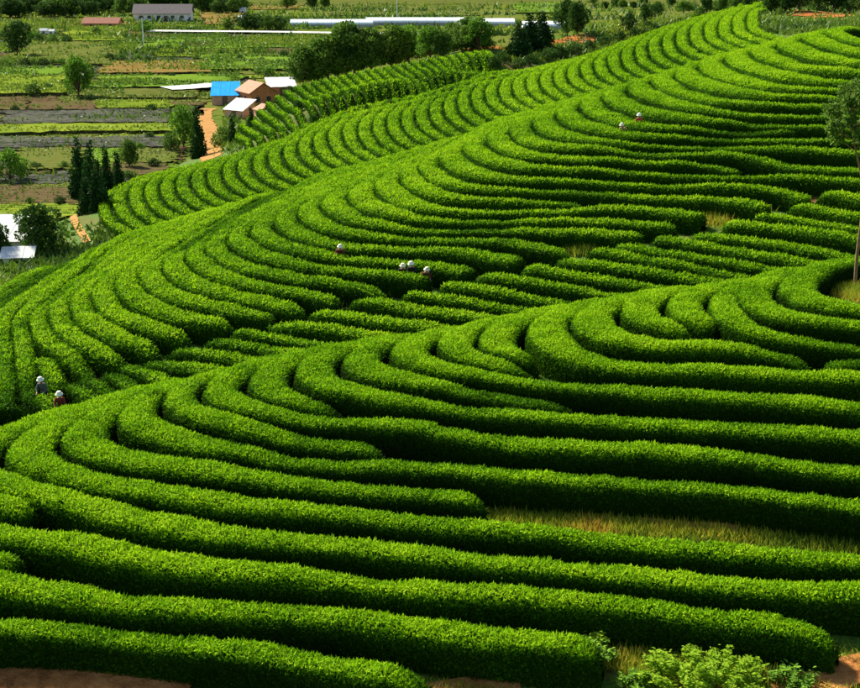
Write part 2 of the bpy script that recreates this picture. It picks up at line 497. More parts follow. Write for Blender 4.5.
def ramp(nt, fac, stops):
    r = nt.nodes.new('ShaderNodeValToRGB')
    els = r.color_ramp.elements
    while len(els) < len(stops):
        els.new(0.5)
    for e, (p, c) in zip(els, stops):
        e.position = p
        e.color = (c[0], c[1], c[2], 1)
    nt.links.new(fac, r.inputs['Fac'])
    return r.outputs['Color']

def noise(nt, scale, detail=4, rough=0.55, vec=None, dim='3D'):
    n = nt.nodes.new('ShaderNodeTexNoise')
    n.noise_dimensions = dim
    n.inputs['Scale'].default_value = scale
    n.inputs['Detail'].default_value = detail
    n.inputs['Roughness'].default_value = rough
    if vec is None:
        tc = nt.nodes.new('ShaderNodeTexCoord')
        vec = tc.outputs['Object']
    nt.links.new(vec, n.inputs['Vector'])
    return n.outputs['Fac']

def mixc(nt, fac, a, b, blend='MIX'):
    m = nt.nodes.new('ShaderNodeMix')
    m.data_type = 'RGBA'; m.blend_type = blend
    for s, v in ((m.inputs[0], fac), (m.inputs[6], a), (m.inputs[7], b)):
        if isinstance(v, (int, float)): s.default_value = v
        elif isinstance(v, (tuple, list)): s.default_value = (*v[:3], 1)
        else: nt.links.new(v, s)
    return m.outputs[2]

def foliage_mat(name, stops, trans=0.3, rough=0.5, spec=0.25, patch=0.25, patch_scale=0.6):
    """leaf colour follows each leaf's age (attribute), with slow patches through the stand"""
    m, nt, N, L, b = nodes_of(name)
    at = N.new('ShaderNodeAttribute'); at.attribute_name = 'tint'
    geo = N.new('ShaderNodeNewGeometry')
    nz = noise(nt, patch_scale, 3, 0.5, geo.outputs['Position'])
    ma = N.new('ShaderNodeMath'); ma.operation = 'MULTIPLY_ADD'
    L.new(nz, ma.inputs[0]); ma.inputs[1].default_value = patch; L.new(at.outputs['Fac'], ma.inputs[2])
    mb = N.new('ShaderNodeMath'); mb.operation = 'SUBTRACT'
    L.new(ma.outputs[0], mb.inputs[0]); mb.inputs[1].default_value = patch * 0.5
    c = ramp(nt, mb.outputs[0], stops)
    L.new(c, b.inputs['Base Color'])
    b.inputs['Roughness'].default_value = rough
    b.inputs['Specular IOR Level'].default_value = spec
    if trans > 0:
        t = N.new('ShaderNodeBsdfTranslucent')
        L.new(c, t.inputs['Color'])
        mx = N.new('ShaderNodeMixShader'); mx.inputs[0].default_value = trans
        out = N['Material Output']
        L.new(b.outputs[0], mx.inputs[1]); L.new(t.outputs[0], mx.inputs[2]); L.new(mx.outputs[0], out.inputs['Surface'])
    return m

def plain_mat(name, col, rough=0.8, var=0.25, scale=3.0, spec=0.3, bump=0.0, metal=0.0):
    m, nt, N, L, b = nodes_of(name)
    nz = noise(nt, scale, 5, 0.6)
    lo = tuple(c * (1 - var) for c in col); hi = tuple(min(1, c * (1 + var)) for c in col)
    L.new(ramp(nt, nz, [(0.3, lo), (0.7, hi)]), b.inputs['Base Color'])
    b.inputs['Roughness'].default_value = rough
    b.inputs['Specular IOR Level'].default_value = spec
    b.inputs['Metallic'].default_value = metal
    if bump > 0:
        bp = N.new('ShaderNodeBump'); bp.inputs['Strength'].default_value = bump
        L.new(nz, bp.inputs['Height']); L.new(bp.outputs[0], b.inputs['Normal'])
    return m

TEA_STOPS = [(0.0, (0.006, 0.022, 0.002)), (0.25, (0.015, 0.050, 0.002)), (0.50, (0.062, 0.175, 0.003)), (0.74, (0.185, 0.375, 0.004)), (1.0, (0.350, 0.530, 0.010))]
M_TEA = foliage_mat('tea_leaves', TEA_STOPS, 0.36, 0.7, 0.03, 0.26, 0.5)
M_TEA_FAR = foliage_mat('tea_leaves_far', TEA_STOPS, 0.36, 0.7, 0.03, 0.26, 0.25)
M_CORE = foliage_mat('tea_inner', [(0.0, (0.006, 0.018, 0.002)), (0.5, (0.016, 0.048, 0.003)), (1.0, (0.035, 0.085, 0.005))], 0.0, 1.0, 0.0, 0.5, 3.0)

def soil_mat():
    m, nt, N, L, b = nodes_of('hill_soil')
    geo = N.new('ShaderNodeNewGeometry')
    P = geo.outputs['Position']
    n1 = noise(nt, 0.18, 4, 0.6, P); n2 = noise(nt, 2.2, 6, 0.65, P); n3 = noise(nt, 9.0, 4, 0.6, P)
    soil = ramp(nt, n2, [(0.30, (0.060, 0.026, 0.010)), (0.55, (0.170, 0.068, 0.020)), (0.78, (0.290, 0.130, 0.040))])
    weed = ramp(nt, n3, [(0.30, (0.025, 0.065, 0.006)), (0.6, (0.070, 0.140, 0.012)), (0.85, (0.160, 0.190, 0.025))])
    f = N.new('ShaderNodeMath'); f.operation = 'ADD'
    L.new(n1, f.inputs[0]); L.new(n2, f.inputs[1])
    fac = ramp(nt, f.outputs[0], [(0.38, (0, 0, 0)), (0.60, (1, 1, 1))])
    f.use_clamp = False
    sc = N.new('ShaderNodeMath'); sc.operation = 'MULTIPLY'; sc.inputs[1].default_value = 0.5
    L.new(f.outputs[0], sc.inputs[0])
    fac = ramp(nt, sc.outputs[0], [(0.34, (0, 0, 0)), (0.50, (1, 1, 1))])
    L.new(mixc(nt, fac, soil, weed), b.inputs['Base Color'])
    b.inputs['Roughness'].default_value = 0.95
    b.inputs['Specular IOR Level'].default_value = 0.1
    bp = N.new('ShaderNodeBump'); bp.inputs['Strength'].default_value = 0.6; bp.inputs['Distance'].default_value = 0.15
    L.new(n2, bp.inputs['Height']); L.new(bp.outputs[0], b.inputs['Normal'])
    return m
M_SOIL = soil_mat()

# ------------------------------------------------------------------ hill ground
ny, nx = GZ.shape
ii = (np.arange(ny - 1)[:, None] * nx + np.arange(nx - 1)[None, :]).ravel()
fq = np.stack([ii, ii + 1, ii + nx + 1, ii + nx], 1)
gn = GZ + 0.05 * vnoise(np.stack([gx, gy, gx * 0], -1), 0.9, 3)
hill = obj('hillside', mesh_from('hillside', np.stack([gx.ravel(), gy.ravel(), gn.ravel()], 1), fq), M_SOIL, smooth=True)
tag(hill, 'earth and weeds of the tea hills', 'hill', kind='structure')

# ------------------------------------------------------------------ hedges
ALLP = {h: np.vstack([r['c'] for r in ROWS if r['hill'] in hs]) for h, hs in
        dict(near=('near',), mid=('mid', 'low'), low=('mid', 'low'), far=('far',), plot=('plot',)).items()}
OWN = {h: np.concatenate([np.full(len(r['c']), i) for i, r in enumerate(ROWS) if r['hill'] in hs]) for h, hs in
       dict(near=('near',), mid=('mid', 'low'), low=('mid', 'low'), far=('far',), plot=('plot',)).items()}
CAMP = np.array([0, 0, ZC])

def hedge_parts(i, r, nprof, step, leaf_len, density, tri):
    C = resample(r['c'], step)
    n = len(C)
    C[:, 2] = ground_z(C[:, 0], C[:, 1])
    T = np.gradient(C, axis=0); T[:, 2] = 0
    T /= np.linalg.norm(T, axis=1)[:, None] + 1e-9
    S = np.stack([T[:, 1], -T[:, 0], np.zeros(n)], 1)
    oth = ALLP[r['hill']][OWN[r['hill']] != i]
    half = np.empty((n, 2))
    for a in range(0, n, 150):
        q = C[a:a + 150]
        near = oth[(np.abs(oth[:, 0] - q[:, 0].mean()) < 45) & (np.abs(oth[:, 1] - q[:, 1].mean()) < 45)]
        d = near[None, :, :2] - q[:, None, :2]
        al = np.abs((d * T[a:a + 150, None, :2]).sum(-1)); ac = (d * S[a:a + 150, None, :2]).sum(-1)
        for kk, sg in enumerate((1, -1)):
            x = np.where((ac * sg > 0) & (al < 0.8 * ac * sg + 0.05), np.hypot(al, ac), 9.0)
            half[a:a + 150, kk] = x.min(1) if x.shape[1] else 9.0
    mx = dict(near=1.35, mid=1.5, low=0.75, far=0.9, plot=0.55)[r['hill']]
    # where no neighbour follows (open ground beyond the last row) keep an ordinary width
    half = np.where(half > (2.35 if r['name'] in 'ABCCsEFG' else 3.2 if r['hill'] == 'near' else 3.6), 1.08 if r['name'] in 'EG' else 1.3, half)
    tcam = -C[:, :2] / np.linalg.norm(C[:, :2], axis=1)[:, None]
    fc = (S[:, :2] * tcam).sum(1)                                # downhill side of the rows on the open slope: an earth lane is left to walk in
    lf = np.clip((np.abs(fc) - 0.55) / 0.4, 0, 1)
    lane = np.stack([lf * np.where(fc > 0, 1.0, 0.5), lf * np.where(fc > 0, 0.5, 1.0)], 1)
    base_f = dict(near=0.53, mid=0.52, low=0.46, far=0.465, plot=0.40)[r['hill']]
    half = np.clip(half * (base_f - dict(near=0.27, mid=0.26, low=0.17, far=0.0, plot=0.0)[r['hill']] * lane), 0.26, mx)
    half = gauss1(half, max(1, int(1.8 / step)))
    half = np.clip(half, 0.26, mx)
    w = half.sum(1)
    arc = np.arange(n) * step
    h = r['hh'] * (1 + 0.07 * vnoise(np.stack([arc * 0.35, np.full(n, i * 7.3), arc * 0], 1), 1.0, 5))
    h *= np.clip(w / 1.0, 0.72, 1.0)
    # rounded ends
    L = arc[-1]
    e = np.minimum(arc / random.uniform(0.5, 1.3), (L - arc) / random.uniform(0.5, 1.3))
    endf = np.sqrt(np.clip(1 - (1 - np.clip(e, 0, 1)) ** 2, 0.02, 1))
    half = half * (0.25 + 0.75 * endf)[:, None]; h2 = h * (0.35 + 0.65 * endf)
    th = np.linspace(0, math.pi, nprof)
    cx = np.sign(np.cos(th)) * np.abs(np.cos(th)) ** 0.55
    sz = np.abs(np.sin(th)) ** 0.50
    cx = cx * (1.0 - 0.10 * (1 - sz))          # slightly undercut foot
    hw = np.where(cx[None, :] > 0, half[:, :1], half[:, 1:])
    X = C[:, None, :2] + S[:, None, :2] * (hw * cx[None, :])[..., None]
    gv = ground_z(X[..., 0], X[..., 1])
    Z = gv * (1 - sz)[None, :] + C[:, 2][:, None] * sz[None, :] + h2[:, None] * sz[None, :] - 0.06 * (1 - sz)[None, :]
    V = np.concatenate([X, Z[..., None]], -1)
    # lumpy outline
    Nn = S[:, None, :] * cx[None, :, None] + np.array([0, 0, 1.0]) * sz[None, :, None]
    Nn /= np.linalg.norm(Nn, axis=-1)[..., None]
    d = 0.06 * vnoise(V, 0.8, 11) + 0.05 * vnoise(V, 2.7, 12)
    V = V + Nn * (d * (0.25 + 0.75 * sz)[None, :])[..., None]
    a = (np.arange(n - 1)[:, None] * nprof + np.arange(nprof - 1)[None, :]).ravel()
    fq = np.stack([a, a + nprof, a + nprof + 1, a + 1], 1)
    VV = V.reshape(-1, 3)
    # end caps as fans of quads are not needed: the ends are drawn in to a point
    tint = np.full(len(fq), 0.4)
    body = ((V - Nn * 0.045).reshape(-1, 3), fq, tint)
    # leaves
    q = VV[fq]
    nrm = np.cross(q[:, 2] - q[:, 0], q[:, 3] - q[:, 1])
    ar = 0.5 * np.linalg.norm(nrm, axis=1) + 1e-12
    nrm /= (2 * ar)[:, None]
    up_ok = nrm * 1.0
    cen = q.mean(1)
    flip = (nrm * np.tile(Nn[:-1, :-1].reshape(-1, 3), (1, 1))).sum(1) < 0
    nrm[flip] *= -1
    face = ((CAMP - cen) * nrm).sum(1) / np.linalg.norm(CAMP - cen, axis=1)
    wgt = ar * np.where(face < -0.12, 0.22, 1.0)
    rel_c = cen - CAMP
    fwd = rel_c[:, 1] * CT - rel_c[:, 2] * ST
    pu = 430 + F_PX * rel_c[:, 0] / fwd
    wgt = wgt * np.where((pu > 885) | (pu < -25), 0.35, 1.0)
    if r['arm']:
        wgt[:int(5.0 / step) * (nprof - 1)] *= 0.35
    m = int(density * wgt.sum())
    if m < 3:
        return body, None
    pick = rng.choice(len(ar), m, p=wgt / wgt.sum())
    s, t = rng.random(m), rng.random(m)
    qq = q[pick]
    p = (qq[:, 0] * ((1 - s) * (1 - t))[:, None] + qq[:, 1] * (s * (1 - t))[:, None] + qq[:, 2] * (s * t)[:, None] + qq[:, 3] * ((1 - s) * t)[:, None])
    nn = nrm[pick]
    ln = leaf_len * rng.uniform(0.6, 1.35, m); wd = ln * rng.uniform(0.40, 0.60, m)
    base = p + nn * rng.uniform(-0.03, 0.045, m)[:, None]
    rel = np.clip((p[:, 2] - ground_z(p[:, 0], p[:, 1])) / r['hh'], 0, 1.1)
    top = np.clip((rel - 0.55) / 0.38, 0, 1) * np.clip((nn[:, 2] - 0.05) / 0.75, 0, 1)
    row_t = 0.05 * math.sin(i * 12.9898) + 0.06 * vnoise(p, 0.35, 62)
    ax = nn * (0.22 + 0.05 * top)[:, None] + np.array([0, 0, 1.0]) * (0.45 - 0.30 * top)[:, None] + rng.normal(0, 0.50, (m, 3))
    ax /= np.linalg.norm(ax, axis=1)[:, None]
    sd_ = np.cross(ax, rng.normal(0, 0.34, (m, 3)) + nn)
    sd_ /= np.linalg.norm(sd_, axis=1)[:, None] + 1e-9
    tnt = 0.24 + row_t + 0.07 * rng.normal(0, 1, m) + top * (0.52 + 0.07 * rng.normal(0, 1, m)) + 0.10 * vnoise(p, 1.6, 61) * top  # young tops, older sides, with lit and unlit contrast painted into the tint
    ln *= 1 - 0.15 * (1 - top)
    tip = base + ax * ln[:, None]
    if tri:
        LV = np.stack([base - sd_ * (wd * .5)[:, None], base + sd_ * (wd * .5)[:, None], tip], 1).reshape(-1, 3)
        LF = np.arange(3 * m).reshape(-1, 3)
    else:
        mid = base + ax * (ln * 0.45)[:, None] + nn * (0.08 * ln)[:, None]
        LV = np.stack([base, mid + sd_ * (wd * .5)[:, None], tip, mid - sd_ * (wd * .5)[:, None]], 1).reshape(-1, 3)
        LF = np.arange(4 * m).reshape(-1, 4)
    return body, (LV, LF, np.clip(tnt, 0, 1))

LAB = {}
LONG_NEAR = 'long clipped tea hedge sweeping across the whole foreground slope'
for nm, lb in dict(
    A='tea hedge bordering bare orange soil at the foot of the slope',
    B='tea hedge ending beside the small bushes low on the slope',
    Cs='stub of tea hedge above the dry grass strip',
    C='tea hedge ending in a point above the pale green leafy bush',
    Ds='short tea hedge with a blunt end below the bend of the foreground spur',
    F='tea hedge that stops where the long yellow grass gap begins',
    E='long tea hedge running directly below the yellow grass gap',
    G='long tea hedge running directly above the yellow grass gap',
    H='tea hedge on the foreground spur stopping early, two rows above the grass gap',
    V='tea hedge bending below the grass at the foot of the slender tree',
    Q='tea hedge whose end meets another hedge head-on, below the slender tree',
    Qr='tea hedge that begins where another ends head-on, below the slender tree').items():
    LAB[nm] = (lb, None)
for nm, lb in dict(
    D='long unbroken tea hedge, second below the yellow grass gap',
    I='long unbroken tea hedge, second above the yellow grass gap',
    K='long unbroken tea hedge, third above the yellow grass gap',
    M='long unbroken tea hedge, fourth above the yellow grass gap',
    P='long unbroken tea hedge, fifth above the yellow grass gap',
    T='long tea hedge just above the two hedges that meet head-on',
    U='long tea hedge second below the grass at the slender tree',
    J='short hooked tea hedge between second and third long hedges above the grass gap',
    L='tea hedge ending mid-slope between third and fourth long hedges above the grass gap',
    N='lower of two short hooked hedges between fourth and fifth long hedges above grass gap',
    O='upper of two short hooked hedges between fourth and fifth long hedges above grass gap',
    R='larger of two hooked hedge stubs above the hedges that meet head-on',
    S='smaller of two hooked hedge stubs above the hedges that meet head-on').items():
    LAB[nm] = (lb, None)

SPEC = {  # profile points, step, leaf length, leaves per square metre, triangles only
    'near': (13, 0.20, 0.091, 940, True),
    'mid': (11, 0.30, 0.128, 215, True),
    'low': (11, 0.30, 0.128, 215, True),
    'far': (9, 0.55, 0.23, 40, True),
    'plot': (7, 0.70, 0.30, 18, True),
}
HEDGE = {}
last_far = [r['name'] for r in ROWS if r['hill'] == 'far'][-1]
n_tri = 0
for i, r in enumerate(ROWS):
    hl = r['hill']
    body, leaves = hedge_parts(i, r, *SPEC[hl])
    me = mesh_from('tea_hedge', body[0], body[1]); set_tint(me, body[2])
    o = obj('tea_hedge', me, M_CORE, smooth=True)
    if hl == 'near':
        lb, gp = LAB[r['name']]
    elif hl == 'mid':
        if r['name'] == 'm3':
            lb, gp = 'short stub of tea hedge wedged between two rows above the hatted pickers', None
        elif int(r['name'][1:]) <= 7:
            lb, gp = 'tea hedge bending sharply uphill at the low tip of the middle hill', 'tea hedges at the tip of the middle hill'
        elif r['name'] in ('m20', 'm24', 'm28'):
            lb, gp = 'tea hedge of the middle hill that stops in mid-slope between two longer rows', 'hedges stopping in mid-slope'
        elif int(r['name'][1:]) <= 22:
            lb, gp = 'tea hedge curving round the middle hill and ending at the diagonal dirt path', 'tea hedges of the middle hill ending at the path'
        else:
            lb, gp = 'long tea hedge curving round the upper middle hill, far above the dirt path', 'upper tea hedges of the middle hill'
    elif hl == 'low':
        if r['name'] in ('l1', 'l2', 'l3', 'l3b', 'l4', 'l5'):
            lb, gp = 'short block of tea hedge below the dirt path beside the hatted pickers', 'short hedge blocks at the tip of the middle hill'
        else:
            lb, gp = 'straight tea hedge slanting down from the diagonal dirt path on the middle hill', 'tea hedges of the middle hill below the path'
    elif hl == 'far':
        lb, gp = 'tea hedge crossing the far ridge behind the middle hill', 'tea hedges of the far ridge'
        if r['name'] == 'r0': lb = 'outermost tea hedge of the far ridge, beside the conifer clump'; gp = None
        if r['name'] == last_far: lb = 'last tea hedge of the far ridge, beside the open weedy ground'; gp = None
    else:
        lb, gp = 'low straight tea row in the plot beside the farmhouse', 'tea rows of the farmhouse plot'
    tag(o, lb, 'hedge', gp)
    n_tri += 2 * len(body[1])
    if leaves is not None:
        lm = mesh_from('foliage', leaves[0], leaves[1]); set_tint(lm, leaves[2])
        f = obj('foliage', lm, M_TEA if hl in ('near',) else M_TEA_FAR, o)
        f['kind'] = 'stuff'
        n_tri += len(leaves[1]) * (1 if SPEC[hl][4] else 2)
    HEDGE[r['name']] = o
print('hedge triangles', n_tri)

# ------------------------------------------------------------------ valley floor and fields
def ground_mat(name, cols, s1=0.05, s2=0.6, rough=0.95, bump=0.3, furrow=0.7):
    m, nt, N, L, b = nodes_of(name)
    geo = N.new('ShaderNodeNewGeometry'); P = geo.outputs['Position']
    n1 = noise(nt, s1, 5, 0.6, P); n2 = noise(nt, s2, 5, 0.65, P)
    a = N.new('ShaderNodeMath'); a.operation = 'MULTIPLY_ADD'
    L.new(n2, a.inputs[0]); a.inputs[1].default_value = 0.55
    h = N.new('ShaderNodeMath'); h.operation = 'MULTIPLY'; h.inputs[1].default_value = 0.45
    L.new(n1, h.inputs[0]); L.new(h.outputs[0], a.inputs[2])
    k = len(cols)
    st = [(0.36 + 0.28 * j / max(1, k - 1), c) for j, c in enumerate(cols)]
    col = ramp(nt, a.outputs[0], st)
    wv = N.new('ShaderNodeTexWave'); wv.bands_direction = 'Y'
    wv.inputs['Scale'].default_value = 0.22; wv.inputs['Distortion'].default_value = 5.0; wv.inputs['Detail'].default_value = 3.0; wv.inputs['Detail Scale'].default_value = 0.5
    L.new(P, wv.inputs['Vector'])
    fur = ramp(nt, wv.outputs['Fac'], [(0.15, (0.45, 0.50, 0.42)), (0.6, (1, 1, 1))])
    L.new(mixc(nt, furrow, col, fur, 'MULTIPLY'), b.inputs['Base Color'])
    b.inputs['Roughness'].default_value = rough; b.inputs['Specular IOR Level'].default_value = 0.0
    if bump:
        bp = N.new('ShaderNodeBump'); bp.inputs['Strength'].default_value = bump; bp.inputs['Distance'].default_value = 0.4
        L.new(n2, bp.inputs['Height']); L.new(bp.outputs[0], b.inputs['Normal'])
    return m

M_GROUND = ground_mat('valley_ground', [(0.035, 0.065, 0.010), (0.085, 0.135, 0.018), (0.13, 0.13, 0.03), (0.07, 0.12, 0.015)], 0.03, 0.35)
FM = dict(
    yellow=ground_mat('young_rice', [(0.07, 0.12, 0.015), (0.15, 0.20, 0.02), (0.22, 0.25, 0.03)], 0.06, 0.8),
    green=ground_mat('green_crop', [(0.05, 0.11, 0.012), (0.11, 0.19, 0.02), (0.17, 0.25, 0.03)], 0.06, 0.7),
    olive=ground_mat('stubble', [(0.055, 0.07, 0.015), (0.115, 0.125, 0.03), (0.09, 0.12, 0.022)], 0.05, 0.6),
    dark=ground_mat('mulch_film', [(0.018, 0.022, 0.016), (0.045, 0.045, 0.038), (0.10, 0.10, 0.08), (0.07, 0.085, 0.02)], 0.08, 0.9),
    brown=ground_mat('ploughed_soil', [(0.05, 0.034, 0.018), (0.11, 0.075, 0.04), (0.085, 0.09, 0.025)], 0.06, 0.7),
    orange=ground_mat('dry_orange_soil', [(0.10, 0.07, 0.02), (0.22, 0.13, 0.045), (0.15, 0.16, 0.03)], 0.06, 0.6),
    red=ground_mat('red_soil', [(0.16, 0.08, 0.02), (0.34, 0.11, 0.035), (0.40, 0.15, 0.05)], 0.10, 0.8),
    dirt=ground_mat('dirt_track', [(0.24, 0.13, 0.05), (0.42, 0.22, 0.08), (0.36, 0.20, 0.08)], 0.2, 1.2),
    white=ground_mat('pale_concrete', [(0.42, 0.43, 0.40), (0.60, 0.61, 0.57)], 0.1, 0.6, 0.8, 0.1, 0.1),
    soil_edge=ground_mat('bank_earth', [(0.05, 0.05, 0.015), (0.10, 0.08, 0.03)], 0.2, 1.0))

gr = obj('ground', mesh_from('ground', [(-3000, -200, 0), (3000, -200, 0), (3000, 7000, 0), (-3000, 7000, 0)], np.array([[0, 1, 2, 3]])), M_GROUND)
tag(gr, 'flat valley floor of weeds and bare earth', 'ground', kind='structure')

def ragged(pts, n=14, jit=0.0):
    out = []
    m = len(pts)
    for i in range(m):
        a = np.array(pts[i], float); b = np.array(pts[(i + 1) % m], float)
        d = b - a; L = np.linalg.norm(d) + 1e-9
        nn = np.array([-d[1], d[0]]) / L
        ph = random.uniform(0, 6.28); fr = random.uniform(0.7, 2.2)
        for t in np.arange(n) / n:
            p = a * (1 - t) + b * t
            wob = math.sin(ph + fr * 6.28 * t) * math.sin(math.pi * t) * min(0.035 * L, 2.2)
            out.append(p + nn * (wob + jit * random.gauss(0, 1) * (1 if 0 < t else 0.3)))
    return out

def prism(name, pts, z0, z1, mats, taper=0.0):
    P = np.array(pts); c = P.mean(0)
    m = len(P)
    T = c + (P - c) * (1 - taper)
    V = np.vstack([np.column_stack([P, np.full(m, z0)]), np.column_stack([T, np.full(m, z1)])])
    F = [list(range(m, 2 * m))] + [[i, (i + 1) % m, m + (i + 1) % m, m + i] for i in range(m)]
    me = mesh_from(name, V, F)
    o = obj(name, me, mats)
    if len(mats) > 1:
        mi = np.ones(len(F), np.int32); mi[0] = 0
        me.polygons.foreach_set('material_index', mi)
    return o

crop_pts = []     # places for the crop plants of each field
def field(kind, px, h=0.3, name='field', label=None, jit=0.5, crop=0):
    W = [g0(u_, v_) for u_, v_ in px]
    A_ = np.array(W)
    if np.cross(A_[1] - A_[0], A_[2] - A_[0]) < 0:
        W = W[::-1]
    o = prism(name, ragged(W, 22, jit), -0.3, h, [FM[kind], FM['soil_edge']], 0.0)
    tag(o, label or 'valley field strip', 'field', kind='structure')
    if crop:
        x0, y0 = np.min(W, 0); x1, y1 = np.max(W, 0)
        crop_pts.append((np.array(W), h, kind, crop))
    return o

def q(u0, v0, u1, v1, sk=0):
    return [(u0, v1), (u1, v1 + sk), (u1, v0 + sk), (u0, v0)]

FIELDS = [
 ('yellow', q(-40, 206, 78, 219), 0.30, 1), ('brown', q(-40, 186, 92, 204, 2), 0.20, 0), ('dark', q(-40, 175, 88, 184, 1), 0.25, 0),
 ('olive', q(20, 151, 84, 172), 0.5, 1), ('dark', q(-40, 139, 172, 149, -1), 0.35, 0), ('yellow', q(-40, 129.5, 182, 137, -2), 0.75, 1),
 ('dark', q(4, 113, 168, 126, -2), 0.45, 0), ('brown', q(30, 103, 100, 112), 0.5, 0), ('yellow', q(96, 102, 170, 110, 1), 0.55, 1),
 ('olive', q(84, 92, 196, 101, -1), 0.6, 0), ('yellow', q(-40, 81, 66, 98, -2), 0.8, 1), ('green', q(-40, 70, 66, 79, -1), 0.7, 1),
 ('green', q(100, 79, 240, 90, -3), 0.6, 1), ('orange', q(100, 63, 210, 75, -1), 0.55, 0), ('olive', q(14, 43, 112, 66, 1), 0.8, 0), ('yellow', q(70, 28, 124, 42), 0.6, 1),
 ('dark', q(102, 54, 152, 62), 0.5, 0), ('green', q(150, 39, 335, 50, -1), 0.6, 1), ('yellow', q(160, 51, 250, 58), 0.5, 1), ('green', q(200, 57, 310, 72, -1), 0.7, 1),
 ('olive', q(120, 152, 178, 166, -2), 0.4, 1), ('brown', q(110, 166, 165, 178, -3), 0.3, 0), ('green', q(90, 150, 120, 164), 0.3, 1),
 ('olive', q(-40, 20, 60, 40), 0.4, 1), ('orange', q(204, 8, 240, 27), 1.2, 0), ('olive', q(330, 2, 480, 16), 0.4, 1), ('yellow', q(470, -6, 520, 4), 0.6, 1), ('green', q(515, -8, 565, 14), 0.8, 1),
 ('dark', q(60, 76, 98, 80), 0.4, 0), ('brown', q(-30, 100, 28, 111, 1), 0.4, 0), ('dark', q(88, 184, 130, 190, -8), 0.3, 0), ('brown', q(90, 170, 112, 182), 0.3, 0), ('olive', q(200, 94, 214, 100), 0.3, 0), ('brown', q(180, 44, 214, 48), 0.62, 0), ('dark', q(10, 67, 66, 69.5), 0.5, 0), ('orange', q(50, 20, 140, 27), 0.35, 0), ('olive', q(214, 74, 240, 82), 0.5, 1),
 ('yellow', q(250, 38, 330, 47), 0.75, 1), ('brown', q(268, 50, 300, 60), 0.6, 0), ('orange', q(240, 2, 300, 10), 0.4, 0),
]
FLAB = dict(yellow='field strip of young yellow-green crop', green='field strip of low green crop', olive='field strip of olive stubble and weeds', dark='field strip under dark grey mulch film',
            brown='strip of ploughed brown soil', orange='strip of dry orange-brown soil')
kk_ = ['dark', 'olive', 'green', 'brown', 'green', 'olive', 'yellow', 'dark']
v_ = 24.0
while v_ < 214:
    th_ = np.interp(v_, [20, 100, 210], [2.6, 4.2, 6.5]) * random.uniform(0.7, 1.3)
    u_ = -40 + random.uniform(0, 30)
    lim = np.interp(v_, [20, 60, 100, 130, 160, 200, 215], [330, 300, 205, 190, 180, 95, 80])
    while u_ < lim:
        L_ = random.uniform(35, 120)
        FIELDS.append((random.choice(kk_), q(u_, v_, min(u_ + L_, lim), v_ + th_, random.uniform(-1.5, 0.5)), random.uniform(0.10, 0.22), random.random() < 0.6))
        u_ += L_ + random.uniform(1, 6)
    v_ += th_ + random.uniform(0.6, 1.6)
for kind, px, h, crop in FIELDS:
    crop = 1
    field(kind, px, h, label=FLAB[kind], crop=crop)

# crop and weed plants: nobody could count them
def scatter_leaves(name, P, H, size, stops_mat, tnt, parent=None, up=0.8):
    m = len(P)
    ax = rng.normal(0, 0.55, (m, 3)) + np.array([0, 0, up]); ax /= np.linalg.norm(ax, axis=1)[:, None]
    sd_ = np.cross(ax, rng.normal(0, 1, (m, 3))); sd_ /= np.linalg.norm(sd_, axis=1)[:, None] + 1e-9
    ln = H * rng.uniform(0.6, 1.4, m); wd = size * rng.uniform(0.6, 1.4, m)
    LV = np.stack([P - sd_ * (wd * .5)[:, None], P + sd_ * (wd * .5)[:, None], P + ax * ln[:, None]], 1).reshape(-1, 3)
    me = mesh_from(name, LV, np.arange(3 * m).reshape(-1, 3)); set_tint(me, np.clip(tnt, 0, 1))
    o = obj(name, me, stops_mat, parent)
    return o

M_CROP = foliage_mat('crop_leaves', [(0, (0.03, 0.07, 0.008)), (0.4, (0.10, 0.18, 0.015)), (0.75, (0.19, 0.26, 0.02)), (1, (0.30, 0.34, 0.03))], 0.25, 0.6, 0.2, 0.3, 0.08)
def inside(P, W):
    r_ = np.zeros(len(P), bool); m = len(W)
    for i in range(m):
        x0, y0 = W[i]; x1, y1 = W[(i + 1) % m]
        c = ((y0 > P[:, 1]) != (y1 > P[:, 1])) & (P[:, 0] < (x1 - x0) * (P[:, 1] - y0) / (y1 - y0 + 1e-12) + x0)
        r_ ^= c
    return r_
PP, TT = [], []
for W, h, kind, _ in crop_pts:
    lo, hi = W.min(0), W.max(0)
    lo = np.maximum(lo, [-190, 0]); hi = np.minimum(hi, [140, 1200])
    ar = (hi - lo).prod()
    m = int(min(2600, ar * 2.0) * dict(yellow=1, green=1, olive=0.8, dark=0.22, brown=0.25, orange=0.25)[kind])
    S_ = rng.uniform(lo, hi, (m, 2))
    S_[:, 1] = np.round(S_[:, 1] / 1.6) * 1.6 + rng.normal(0, 0.25, m)     # sown in lines
    S_ = S_[inside(S_, W)]
    keep = vnoise(np.column_stack([S_, np.zeros(len(S_))]), 0.12, 21) > -0.35
    S_ = S_[keep]
    PP.append(np.column_stack([S_, np.full(len(S_), h)]))
    TT.append(dict(yellow=0.68, green=0.36, olive=0.38, dark=0.25, brown=0.35, orange=0.5)[kind] + rng.normal(0, 0.16, len(S_)))
PP = np.vstack(PP); TT = np.concatenate(TT)
far_k = np.clip(PP[:, 1] / 250, 0.6, 2.2)
o = scatter_leaves('field_crops', PP, 0.42 * far_k, 0.42 * far_k, M_CROP, TT)
tag(o, 'low crops and weeds growing on the valley fields', 'crops', kind='stuff')

